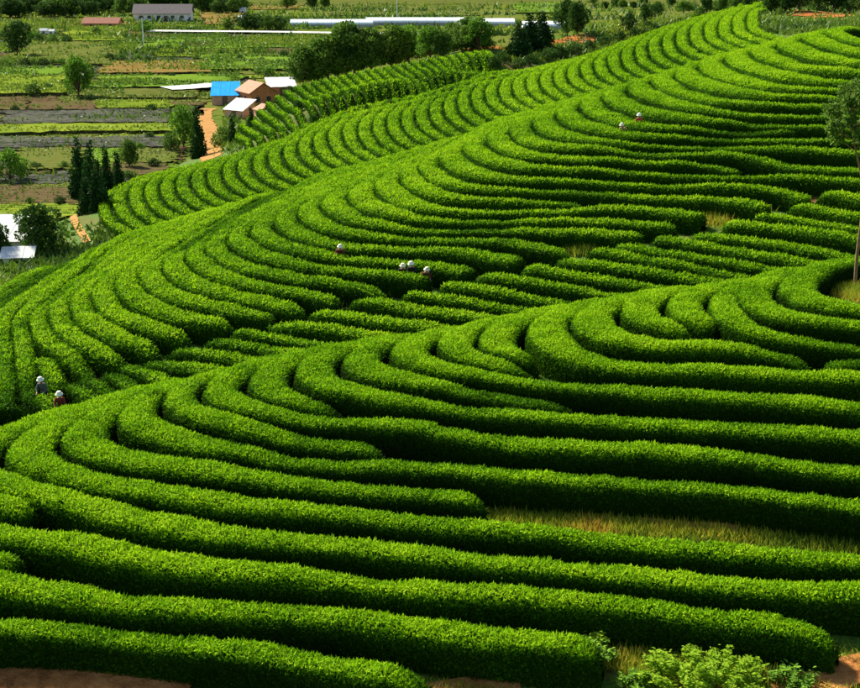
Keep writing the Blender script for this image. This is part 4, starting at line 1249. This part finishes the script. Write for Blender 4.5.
M_FILM = plain_mat('greenhouse_film', (0.78, 0.80, 0.78), 0.35, 0.06, 0.6, 0.5)
M_FRAME = plain_mat('grey_frame', (0.30, 0.30, 0.29), 0.6, 0.2, 1.0, 0.3)
def greenhouse(base, rz, L_, W_, H_, label):
    r_ = empty('greenhouse', base, rz)
    n_ = 9
    th = np.linspace(0, math.pi, n_)
    nb = max(4, int(L_ / 5))
    for b_ in range(nb):                 # film in bays, one sheet per bay
        x0 = -L_ / 2 + b_ * L_ / nb; x1 = x0 + L_ / nb - 0.06
        V = [(x, -math.cos(t) * W_ / 2, 1.3 + math.sin(t) * (H_ - 1.3)) for x in (x0, x1) for t in th]
        F_ = [(k_, k_ + 1, n_ + k_ + 1, n_ + k_) for k_ in range(n_ - 1)]
        obj('film_bay', mesh_from('film_bay', V, F_), M_FILM, r_)
        for sg in (-1, 1):
            obj('side_panel', box_me('side_panel', x0, x1, sg * W_ / 2 - 0.04, sg * W_ / 2 + 0.04, 0, 1.3), M_FRAME, r_)
    for sg in (-1, 1):
        V = [(sg * L_ / 2, -math.cos(t) * W_ / 2, 1.3 + math.sin(t) * (H_ - 1.3)) for t in th] + [(sg * L_ / 2, W_ / 2, 0), (sg * L_ / 2, -W_ / 2, 0)]
        obj('end_wall', mesh_from('end_wall', V, [tuple(range(n_ + 2))]), M_FILM, r_)
    tag(r_, label, 'greenhouse')
for (u_, v_, L_, W_, lb) in ((332, 27, 33, 9, 'white film greenhouse closest to the pale road'), (398, 25, 26, 9, 'white film greenhouse beside the slim utility pole'),
                             (446, 25, 26, 9, 'white film greenhouse behind the middle of the tree belt'), (487, 26, 22, 10, 'white film greenhouse behind the conifers on red soil'), (548, 29, 20, 10, 'white film greenhouse seen past the trees on the red bank')):
    p = gp(u_, v_)
    greenhouse(p, random.uniform(-0.03, 0.03), L_, W_, 3.0, lb)

def utility_pole(u_, vb, vt, label):
    x, y, _ = gp(u_, vb)
    top = float(at_d(u_, vt, y)[2])
    r_ = empty('utility_pole', (x, y, 0))
    V, F_ = [], []
    tube(V, F_, [(0, 0, -0.3), (0, 0, top * .5), (0, 0, top)], [0.22, 0.19, 0.15], 8)
    obj('pole', mesh_from('pole', V, F_), M_WALLW, r_)
    obj('crossarm', box_me('crossarm', -1.0, 1.0, -0.08, 0.08, top - 0.8, top - 0.6), M_FRAME, r_)
    for k_ in (-0.85, 0, 0.85):
        obj('insulator', box_me('insulator', k_ - 0.06, k_ + 0.06, -0.06, 0.06, top - 0.6, top - 0.35), M_WHITE, r_)
    tag(r_, label, 'pole')
utility_pole(397, 20, -14, 'slim pale utility pole rising behind the tree belt')
utility_pole(143.5, 47, 18, 'slim pale utility pole beside the long white farmhouse')

# ------------------------------------------------------------------ slender tree on the crest of the foreground hill
def slender_tree():
    x, y, z = on_hill(855, 288)
    r_ = empty('slender_tree', (x, y, z - 0.1))
    H_ = float(at_d(850, 84, y)[2]) - z + 0.1
    px = (at_d(850, 120, y)[0] - x)
    V, F_ = [], []
    path = np.array([(0, 0, 0), (-0.03, 0, H_ * .18), (0.02, 0.02, H_ * .36), (-0.05, 0, H_ * .52), (px * .6, 0.03, H_ * .7), (px, 0, H_ * .86), (px, 0, H_ * .96)])
    tube(V, F_, smooth_poly(path, 0.3), np.linspace(0.07, 0.018, len(smooth_poly(path, 0.3))), 8)
    cs = []
    R_ = np.random.default_rng(5)
    for k_ in range(17):
        an = k_ * 2.4; t = k_ / 16
        c = np.array([px + 0.15 + math.cos(an) * (0.25 + 0.75 * math.sin(math.pi * min(1, t + .12))) * 0.85, math.sin(an) * 0.8, H_ * (0.74 + 0.24 * t)])
        s0 = np.array([px * .8, 0, c[2] - 0.45])
        tube(V, F_, [s0, (s0 + c) / 2 + [0, 0, -.05], c], [0.025, 0.016, 0.006], 5)
        cs.append((c, R_.uniform(0.22, 0.36)))
    for k_ in range(6):
        zz = H_ * (0.42 + 0.05 * k_); an = k_ * 2.1
        tube(V, F_, [(-0.03, 0, zz), (0.2 * math.cos(an), 0.2 * math.sin(an), zz + 0.12)], [0.012, 0.004], 4)
    obj('trunk', mesh_from('trunk', V, F_), plain_mat('slender_bark', (0.19, 0.12, 0.05), 0.85, 0.35, 9.0, 0.15, 0.4), r_, True)
    nl = 6500
    pk = R_.integers(0, len(cs), nl)
    cc = np.array([c for c, _ in cs])[pk]; rr = np.array([b for _, b in cs])[pk]
    d = R_.normal(0, 1, (nl, 3)); d /= np.linalg.norm(d, axis=1)[:, None]
    p = cc + d * (rr * R_.uniform(0.2, 1.1, nl))[:, None]
    ax = d * .5 + R_.normal(0, .6, (nl, 3)); ax /= np.linalg.norm(ax, axis=1)[:, None]
    sd_ = np.cross(ax, R_.normal(0, 1, (nl, 3))); sd_ /= np.linalg.norm(sd_, axis=1)[:, None]
    ln = R_.uniform(0.09, 0.19, nl); wd = ln * .5
    m_ = p + ax * (ln * .45)[:, None]
    me = mesh_from('crown', np.stack([p, m_ + sd_ * (wd * .5)[:, None], p + ax * ln[:, None], m_ - sd_ * (wd * .5)[:, None]], 1).reshape(-1, 3), np.arange(4 * nl).reshape(-1, 4))
    set_tint(me, np.clip(R_.normal(0.5, 0.22, nl), 0, 1))
    obj('crown', me, M_LEAF['mid'], r_)
    tag(r_, 'slender tree with bare trunk and small crown on the foreground crest', 'tree')
slender_tree()

# ------------------------------------------------------------------ grass gaps and weeds on the tea hills
M_GRASS = foliage_mat('dry_grass', [(0, (0.06, 0.12, 0.010)), (0.35, (0.18, 0.26, 0.015)), (0.65, (0.42, 0.42, 0.03)), (0.85, (0.52, 0.36, 0.05)), (1, (0.50, 0.22, 0.05))], 0.3, 0.7, 0.1, 0.5, 0.8)
ROWXY = np.vstack([r['c'][:, :2] for r in ROWS if r['hill'] in ('near', 'mid', 'low')])
def grass_at(lines, n_, height, spread, name, label, tint=0.5, extra=0.0, width=0.02, clear=0.45):
    P = []
    for ln in lines:
        W = np.array([on_hill(a_, b_, extra)[:2] for a_, b_ in ln])
        C = resample(W, 0.2) if len(W) > 1 else np.repeat(W, 4, 0)
        k_ = rng.integers(0, len(C), n_)
        X = C[k_] + rng.normal(0, spread, (n_, 2))
        P.append(X)
    X = np.vstack(P)
    d = np.empty(len(X))
    for a_ in range(0, len(X), 4000):
        q_ = X[a_:a_ + 4000]
        nr = ROWXY[(np.abs(ROWXY[:, 0] - q_[:, 0].mean()) < 40) & (np.abs(ROWXY[:, 1] - q_[:, 1].mean()) < 40)]
        d[a_:a_ + 4000] = np.sqrt(((q_[:, None] - nr[None]) ** 2).sum(-1)).min(1) if len(nr) else 9
    X = X[d > clear]
    Z = ground_z(X[:, 0], X[:, 1]) - 0.02
    P3 = np.column_stack([X, Z])
    t_ = tint + 0.35 * vnoise(P3, 0.9, 41) + rng.normal(0, 0.16, len(X))
    o_ = scatter_leaves(name, P3, np.full(len(X), height), np.full(len(X), width), M_GRASS, t_, up=1.3)
    tag(o_, label, 'grass', kind='stuff')
    return o_
grass_at([[(495, 520), (540, 524), (600, 528), (650, 530), (700, 532), (760, 536), (820, 544), (870, 552)]], 11000, 0.26, 0.34, 'gap_grass', 'yellow and rust coloured grass filling the long gap between hedges', 0.40, width=0.03)
grass_at([[(40, 578), (70, 580), (105, 588), (150, 595)], [(36, 528), (52, 527)]], 2600, 0.26, 0.16, 'gap_grass', 'yellowish grass strip between two hedges on the slope', 0.55, width=0.03, clear=0.5)
grass_at([[(430, 690), (520, 684), (620, 682), (700, 690), (800, 684), (858, 680)], [(610, 668), (660, 655), (760, 660), (830, 668)]], 5200, 0.26, 0.40, 'verge_grass', 'mixed green grass and weeds at the foot of the slope', 0.42, width=0.03, clear=0.6)
grass_at([[(846, 290), (853, 296), (862, 300)]], 2600, 0.32, 0.30, 'tree_foot_grass', 'yellow grass patch at the foot of the slender tree', 0.55, width=0.03)
grass_at([[(640, 236), (660, 232)], [(702, 222), (712, 220), (722, 226)], [(770, 206), (784, 200)], [(575, 252), (584, 254)], [(523, 262), (530, 258)], [(470, 272), (480, 266)], [(428, 280), (436, 280)], [(386, 292), (398, 288)], [(342, 300), (338, 303)]],
         700, 0.45, 0.35, 'path_weeds', 'weeds along the diagonal dirt path of the middle hill', 0.45, width=0.05, clear=0.35)

M_BARE = ground_mat('bare_red_earth', [(0.16, 0.06, 0.018), (0.34, 0.14, 0.04), (0.42, 0.20, 0.06)], 0.6, 3.0, 0.95, 0.5, 0.0)
ribbon('bare_soil', [(-30, 686), (30, 683), (80, 684), (140, 688), (190, 694)], 0.9, M_BARE, hillside=True, lift=0.09, jit=0.2, label='bare orange soil at the foot of the slope')
ribbon('bare_soil', [(420, 696), (470, 691), (520, 690)], 0.7, M_BARE, hillside=True, lift=0.09, jit=0.2, label='bare orange soil at the foot of the slope')
ribbon('bare_soil', [(770, 690), (810, 686), (850, 676), (880, 670)], 0.9, M_BARE, hillside=True, lift=0.09, jit=0.2, label='bare red soil past the end of the hedges')
ribbon('bare_soil', [(640, 526), (690, 529), (740, 533)], 0.5, M_BARE, hillside=True, lift=0.07, jit=0.3, label='bare orange soil in the grass gap between hedges')
# weeds over the open hill ground that shows between the plantings
HP = []
for (u0_, u1_, v0_, v1_, n_) in ((640, 862, 0, 34, 1500), (500, 645, 24, 62, 900), (222, 300, 100, 152, 500), (-5, 130, 222, 286, 700), (410, 505, 44, 60, 300)):
    for _ in range(n_):
        a_, b_ = random.uniform(u0_, u1_), random.uniform(v0_, v1_)
        x, y, z = on_hill(a_, b_)
        if 60 < y < 255 and z > 0.02 and not (64 < a_ < 92 and 203 < b_ < 247) and not (530 < a_ < 598 and 33 < b_ < 48 and random.random() < 0.7) and not (436 < a_ < 504 and 43 < b_ < 58) and not (786 < a_ < 856 and 9 < b_ < 21 and random.random() < 0.8):
            HP.append((x, y, z))
HP = np.array(HP)
ALLXY = np.vstack([r['c'][:, :2] for r in ROWS])
dd = np.array([np.abs(ALLXY - p[:2]).sum(1).min() for p in HP])
HP = HP[dd > 1.1]
HP = (HP[:, None, :] + np.concatenate([rng.normal(0, 0.8, (len(HP), 9, 2)), np.zeros((len(HP), 9, 1))], -1)).reshape(-1, 3)
HP[:, 2] = np.maximum(ground_z(HP[:, 0], HP[:, 1]), 0)
o = scatter_leaves('hill_weeds', HP, rng.uniform(0.3, 0.9, len(HP)), np.full(len(HP), 0.35), M_CROP, 0.40 + 0.4 * vnoise(HP, 0.12, 71) + rng.normal(0, 0.14, len(HP)))
tag(o, 'rough grass and weeds on open ground around the tea plantings', 'weeds', kind='stuff')

# leafy bushes at the foot of the slope
def leafy_bush(u_, v_, rx, hh_, nstem, nl, leaf, mat, label, seed):
    R_ = np.random.default_rng(seed)
    x, y, z = on_hill(u_, v_)
    r_ = empty('leafy_bush', (x, y, z - 0.03))
    V, F_ = [], []; tips = []
    for k_ in range(nstem):
        an = k_ * 2.4 + R_.uniform(-.3, .3); rr = rx * math.sqrt((k_ + .5) / nstem)
        tp = np.array([math.cos(an) * rr, math.sin(an) * rr * .8, hh_ * (1.05 - 0.45 * (rr / rx) ** 2) * R_.uniform(0.8, 1.08)])
        tube(V, F_, [(tp[0] * .2, tp[1] * .2, 0), tp * [.6, .6, .5], tp], [0.018, 0.012, 0.004], 5)
        tips.append(tp)
    obj('stem', mesh_from('stem', V, F_), M_BARK, r_)
    tips = np.array(tips)
    pk = R_.integers(0, nstem, nl); t = R_.uniform(0.35, 1.0, nl) ** 0.6
    p = tips[pk] * np.column_stack([.2 + .8 * t, .2 + .8 * t, t]) + R_.normal(0, 0.05, (nl, 3))
    an = R_.uniform(0, 6.28, nl)
    ax = np.column_stack([np.cos(an), np.sin(an), R_.uniform(-.1, .8, nl)]); ax /= np.linalg.norm(ax, axis=1)[:, None]
    sd_ = np.cross(ax, np.array([0, 0, 1.0]) + R_.normal(0, .25, (nl, 3))); sd_ /= np.linalg.norm(sd_, axis=1)[:, None]
    up_ = np.cross(sd_, ax)
    ln = leaf * R_.uniform(.6, 1.3, nl); wd = ln * .5
    b1 = p + ax * (ln * .35)[:, None] + up_ * (ln * .06)[:, None]; b2 = p + ax * (ln * .72)[:, None] + up_ * (ln * .02)[:, None]
    tipv = p + ax * ln[:, None] - up_ * (ln * .12)[:, None]
    LV = np.stack([p, b1 + sd_ * (wd * .5)[:, None], b2 + sd_ * (wd * .36)[:, None], tipv, b2 - sd_ * (wd * .36)[:, None], b1 - sd_ * (wd * .5)[:, None]], 1).reshape(-1, 3)
    me = mesh_from('foliage', LV, np.arange(6 * nl).reshape(-1, 6)); set_tint(me, np.clip(R_.normal(.55, .2, nl), 0, 1))
    o_ = obj('foliage', me, mat, r_); o_['kind'] = 'stuff'
    tag(r_, label, 'bush')
M_PALE = foliage_mat('pale_leaves', [(0, (0.09, 0.19, 0.01)), (0.5, (0.22, 0.38, 0.015)), (1, (0.40, 0.55, 0.04))], 0.50, 0.7, 0.04, 0.3, 2.0)
leafy_bush(703, 698, 1.5, 1.0, 44, 6500, 0.10, M_PALE, 'pale yellow-green leafy bush at the foot of the slope', 3)
leafy_bush(588, 664, 0.62, 0.55, 14, 1100, 0.11, M_LEAF['bright'], 'small dark green bush where a tea hedge ends', 4)
leafy_bush(640, 690, 0.50, 0.38, 10, 700, 0.11, M_LEAF['bright'], 'low green weed beside the pale leafy bush', 8)
leafy_bush(596, 650, 0.32, 0.45, 8, 420, 0.12, M_PALE, 'small pale plant sprouting at the end of a tea hedge', 6)
leafy_bush(790, 688, 0.60, 0.40, 12, 800, 0.11, M_LEAF['bright'], 'low green weeds on the red soil corner', 9)

# ------------------------------------------------------------------ tea pickers
M_SKIN = plain_mat('skin', (0.42, 0.24, 0.15), 0.6, 0.1, 4.0, 0.3)
M_STRAW = plain_mat('straw_hat', (0.78, 0.70, 0.50), 0.8, 0.12, 12.0, 0.2)
M_HATW = plain_mat('pale_hat', (0.82, 0.78, 0.66), 0.8, 0.08, 12.0, 0.2)
M_HAIR = plain_mat('hair', (0.015, 0.012, 0.01), 0.5, 0.2, 10.0, 0.3)
M_CLOTH = {k_: plain_mat('cloth_' + k_, c_, 0.85, 0.15, 6.0, 0.1) for k_, c_ in dict(maroon=(0.16, 0.03, 0.03), navy=(0.02, 0.03, 0.07), red=(0.40, 0.06, 0.03), black=(0.015, 0.015, 0.018), tan=(0.40, 0.24, 0.12), grey=(0.10, 0.10, 0.11)).items()}

def skin_mesh(name, verts, edges, radii, root=0, sub=1):
    me = bpy.data.meshes.new(name)
    me.from_pydata(verts, edges, [])
    o_ = bpy.data.objects.new(name, me); COL.objects.link(o_)
    sk = o_.modifiers.new('skin', 'SKIN')
    for i_, r_ in enumerate(radii):
        sv = me.skin_vertices[0].data[i_]
        sv.radius = (r_, r_) if not isinstance(r_, tuple) else r_
        sv.use_root = (i_ == root)
    sb_ = o_.modifiers.new('sub', 'SUBSURF'); sb_.levels = sub; sb_.render_levels = sub
    dg = bpy.context.evaluated_depsgraph_get()
    ev = o_.evaluated_get(dg)
    out = bpy.data.meshes.new_from_object(ev)
    bpy.data.objects.remove(o_)
    out.name = name
    return out

def make_person_meshes(bend):
    """picker leaning forward over the hedge (+y is forward), both hands down at the leaves"""
    s, c = math.sin(bend), math.cos(bend)
    def T_(x, y, z):       # torso point, bent about the hip
        return (x, y * c + z * s, 0.92 + z * c - y * s)
    pel = (0, -0.02, 0.92); wa = T_(0, 0, 0.18); ch = T_(0, 0.01, 0.40); nk = T_(0, 0.0, 0.55)
    hd0 = T_(0, 0.03, 0.63); hd1 = (hd0[0], hd0[1] + 0.05, hd0[2] + 0.10)
    V = [pel, wa, ch, nk, hd0, hd1]; R_ = [0.14, 0.125, (0.15, 0.12), 0.055, 0.075, 0.085]
    E = [(0, 1), (1, 2), (2, 3), (3, 4), (4, 5)]
    arm_i = {}
    for sg in (-1, 1):
        sh = T_(0.18 * sg, 0, 0.47); el = (0.24 * sg, sh[1] + 0.10, sh[2] - 0.25); wr = (0.16 * sg, el[1] + 0.20, el[2] - 0.11)
        b = len(V); V += [sh, el, wr, (0.15 * sg, wr[1] + 0.07, wr[2] - 0.03)]; R_ += [0.06, 0.045, 0.032, (0.036, 0.02)]
        E += [(2, b), (b, b + 1), (b + 1, b + 2), (b + 2, b + 3)]
        hb_ = V[-1]
        for f_ in range(4):
            k_ = len(V); x_ = hb_[0] + (f_ - 1.5) * 0.019; ll = (0.045, 0.052, 0.048, 0.036)[f_]
            V += [(x_, hb_[1] + 0.035, hb_[2] - 0.008), (x_, hb_[1] + 0.035 + ll * .6, hb_[2] - 0.02), (x_, hb_[1] + 0.04 + ll * .8, hb_[2] - 0.045)]
            R_ += [0.009, 0.0085, 0.008]; E += [(b + 3, k_), (k_, k_ + 1), (k_ + 1, k_ + 2)]
        k_ = len(V); V += [(hb_[0] - sg * 0.045, hb_[1] + 0.01, hb_[2] - 0.01), (hb_[0] - sg * 0.05, hb_[1] + 0.045, hb_[2] - 0.03)]; R_ += [0.011, 0.009]
        E += [(b + 3, k_), (k_, k_ + 1)]
        hp = (0.09 * sg, -0.02, 0.88); kn = (0.10 * sg, 0.05, 0.48); an = (0.10 * sg, -0.02, 0.08); to = (0.11 * sg, 0.14, 0.03)
        b = len(V); V += [hp, kn, an, to]; R_ += [0.085, 0.06, 0.045, (0.045, 0.03)]
        E += [(0, b), (b, b + 1), (b + 1, b + 2), (b + 2, b + 3)]
    body = skin_mesh('person', V, E, R_)
    # clothing: slightly larger shells over torso with sleeves, and over the legs
    SV = [(pel[0], pel[1], pel[2] + 0.02), wa, ch, T_(0, 0, 0.52)]; SR = [0.165, 0.15, (0.175, 0.14), 0.08]; SE = [(0, 1), (1, 2), (2, 3)]
    TV = [(0, -0.02, 0.98), (0, -0.02, 0.90)]; TR = [0.15, 0.155]; TE = [(0, 1)]
    for sg in (-1, 1):
        sh = T_(0.18 * sg, 0, 0.47); el = (0.24 * sg, sh[1] + 0.10, sh[2] - 0.25); wr = (0.17 * sg, el[1] + 0.17, el[2] - 0.09)
        b = len(SV); SV += [sh, el, wr]; SR += [0.075, 0.06, 0.05]; SE += [(2, b), (b, b + 1), (b + 1, b + 2)]
        b = len(TV); TV += [(0.09 * sg, -0.02, 0.82), (0.10 * sg, 0.05, 0.48), (0.10 * sg, -0.015, 0.13)]; TR += [0.10, 0.078, 0.065]; TE += [(1, b), (b, b + 1), (b + 1, b + 2)]
    shirt = skin_mesh('shirt', SV, SE, SR); trous = skin_mesh('trousers', TV, TE, TR)
    # head detail: nose, ears, eyes as small bumps; hair cap; wide conical hat
    hx0 = np.array(hd1)
    face_v, face_f = [], []
    tube(face_v, face_f, [hx0 + [0, 0.075, -0.02], hx0 + [0, 0.105, -0.045]], [0.010, 0.016], 6)
    for sg in (-1, 1):
        tube(face_v, face_f, [hx0 + [0.078 * sg, -0.01, 0.0], hx0 + [0.088 * sg, -0.015, -0.05]], [0.014, 0.012], 6)
    face = mesh_from('face_features', face_v, face_f)
    eye_v, eye_f = [], []
    for sg in (-1, 1):
        tube(eye_v, eye_f, [hx0 + [0.03 * sg, 0.074, -0.005], hx0 + [0.03 * sg, 0.088, -0.005]], [0.012, 0.008], 6)
    tube(eye_v, eye_f, [hx0 + [-0.025, 0.076, -0.065], hx0 + [0.025, 0.076, -0.065]], [0.007, 0.007], 6)
    eyes = mesh_from('eyes_and_mouth', eye_v, eye_f)
    def lathe(name, prof, n_=24, c=(0, 0, 0), tilt=0.0):
        V2, F2 = [], []
        for r_, z in prof:
            for k_ in range(n_):
                a = 2 * math.pi * k_ / n_
                x, y, zz = r_ * math.cos(a), r_ * math.sin(a), z
                y, zz = y * math.cos(tilt) + zz * math.sin(tilt), zz * math.cos(tilt) - y * math.sin(tilt)
                V2.append((c[0] + x, c[1] + y, c[2] + zz))
        for i_ in range(len(prof) - 1):
            for k_ in range(n_):
                F2.append((i_ * n_ + k_, i_ * n_ + (k_ + 1) % n_, (i_ + 1) * n_ + (k_ + 1) % n_, (i_ + 1) * n_ + k_))
        return mesh_from(name, V2, F2)
    hair = lathe('hair', [(0.098, -0.06), (0.105, -0.01), (0.098, 0.05), (0.06, 0.09), (0.005, 0.105)], 16, tuple(hx0 + [0, -0.018, 0.0]), 0.25)
    hat = lathe('hat', [(0.10, 0.02), (0.185, -0.02), (0.19, -0.015), (0.17, 0.005), (0.12, 0.05), (0.115, 0.115), (0.07, 0.15), (0.003, 0.158)], 28, tuple(hx0 + [0, 0, 0.045]), 0.28)
    return body, shirt, trous, face, eyes, hair, hat
PM = [make_person_meshes(0.45), make_person_meshes(0.85)]
for pm in PM:
    for me_ in pm:
        me_.polygons.foreach_set('use_smooth', np.ones(len(me_.polygons), bool))
def person(u_, v_, face_deg, pose, shirt, trousers, hat_m, label, drop=1.02, dmin=18):
    """v_ is where the hat shows; feet go on the earth between the rows"""
    x, y, z = on_hill(u_, v_, drop, dmin)
    # stand just uphill of a hedge, so that it hides the legs from below
    best = None
    tc = np.array([-x, -y]); tc /= np.linalg.norm(tc)
    for dx in np.arange(-0.5, 0.55, 0.1):
        for dy in np.arange(-0.5, 0.55, 0.1):
            p_ = np.array([x + dx, y + dy])
            d = np.sqrt(((ROWXY - p_) ** 2).sum(1)).min(); d2 = np.sqrt(((ROWXY - p_ - tc * 0.75) ** 2).sum(1)).min()
            sc_ = min(d, 0.75) - 1.6 * d2 - 0.15 * math.hypot(dx, dy)
            if best is None or sc_ > best[0]:
                best = (sc_, x + dx, y + dy)
    x, y = best[1], best[2]
    z = float(ground_z(x, y))
    def inst(nm, me_, m_, par=None):
        c_ = me_.copy(); o_ = obj(nm, c_, m_, par); return o_
    b_, s_, t_, f_, e_, h_, ht = PM[pose]
    r_ = inst('person', b_, M_SKIN)
    r_.location = (x, y, z - 0.02); r_.rotation_euler = (0, 0, math.radians(face_deg)); r_.scale = (0.82, 0.82, 0.82)
    inst('shirt', s_, M_CLOTH[shirt], r_); inst('trousers', t_, M_CLOTH[trousers], r_)
    inst('face_features', f_, M_SKIN, r_); inst('eyes_and_mouth', e_, M_HAIR, r_); inst('hair', h_, M_HAIR, r_); inst('hat', ht, hat_m, r_)
    tag(r_, label, 'person', 'tea pickers among the hedges')
person(631, 121, 170, 0, 'red', 'navy', M_HATW, 'person in red shirt and pale hat picking tea above the dirt path')
person(623, 127, 150, 1, 'tan', 'grey', M_STRAW, 'stooping person in tan shirt beside the red shirted picker')
person(411, 268, 160, 0, 'black', 'grey', M_HATW, 'person in black shirt and pale hat picking tea beside the dirt path')
person(402, 271, 185, 1, 'black', 'navy', M_STRAW, 'stooping person in black with straw hat beside the black shirted picker')
person(415, 275, 200, 1, 'maroon', 'black', M_STRAW, 'stooping person in maroon with straw hat next to the two in black')
person(331, 250, 190, 1, 'maroon', 'navy', M_STRAW, 'lone stooping person in straw hat between hedges of the middle hill')
person(41, 386, 175, 0, 'grey', 'navy', M_HATW, 'person in grey shirt and pale hat at the tip of the middle hill', dmin=47)
person(64, 401, 190, 0, 'maroon', 'black', M_HATW, 'person in maroon shirt and pale hat behind the foreground crest', dmin=46)
print('objects', len(bpy.data.objects))
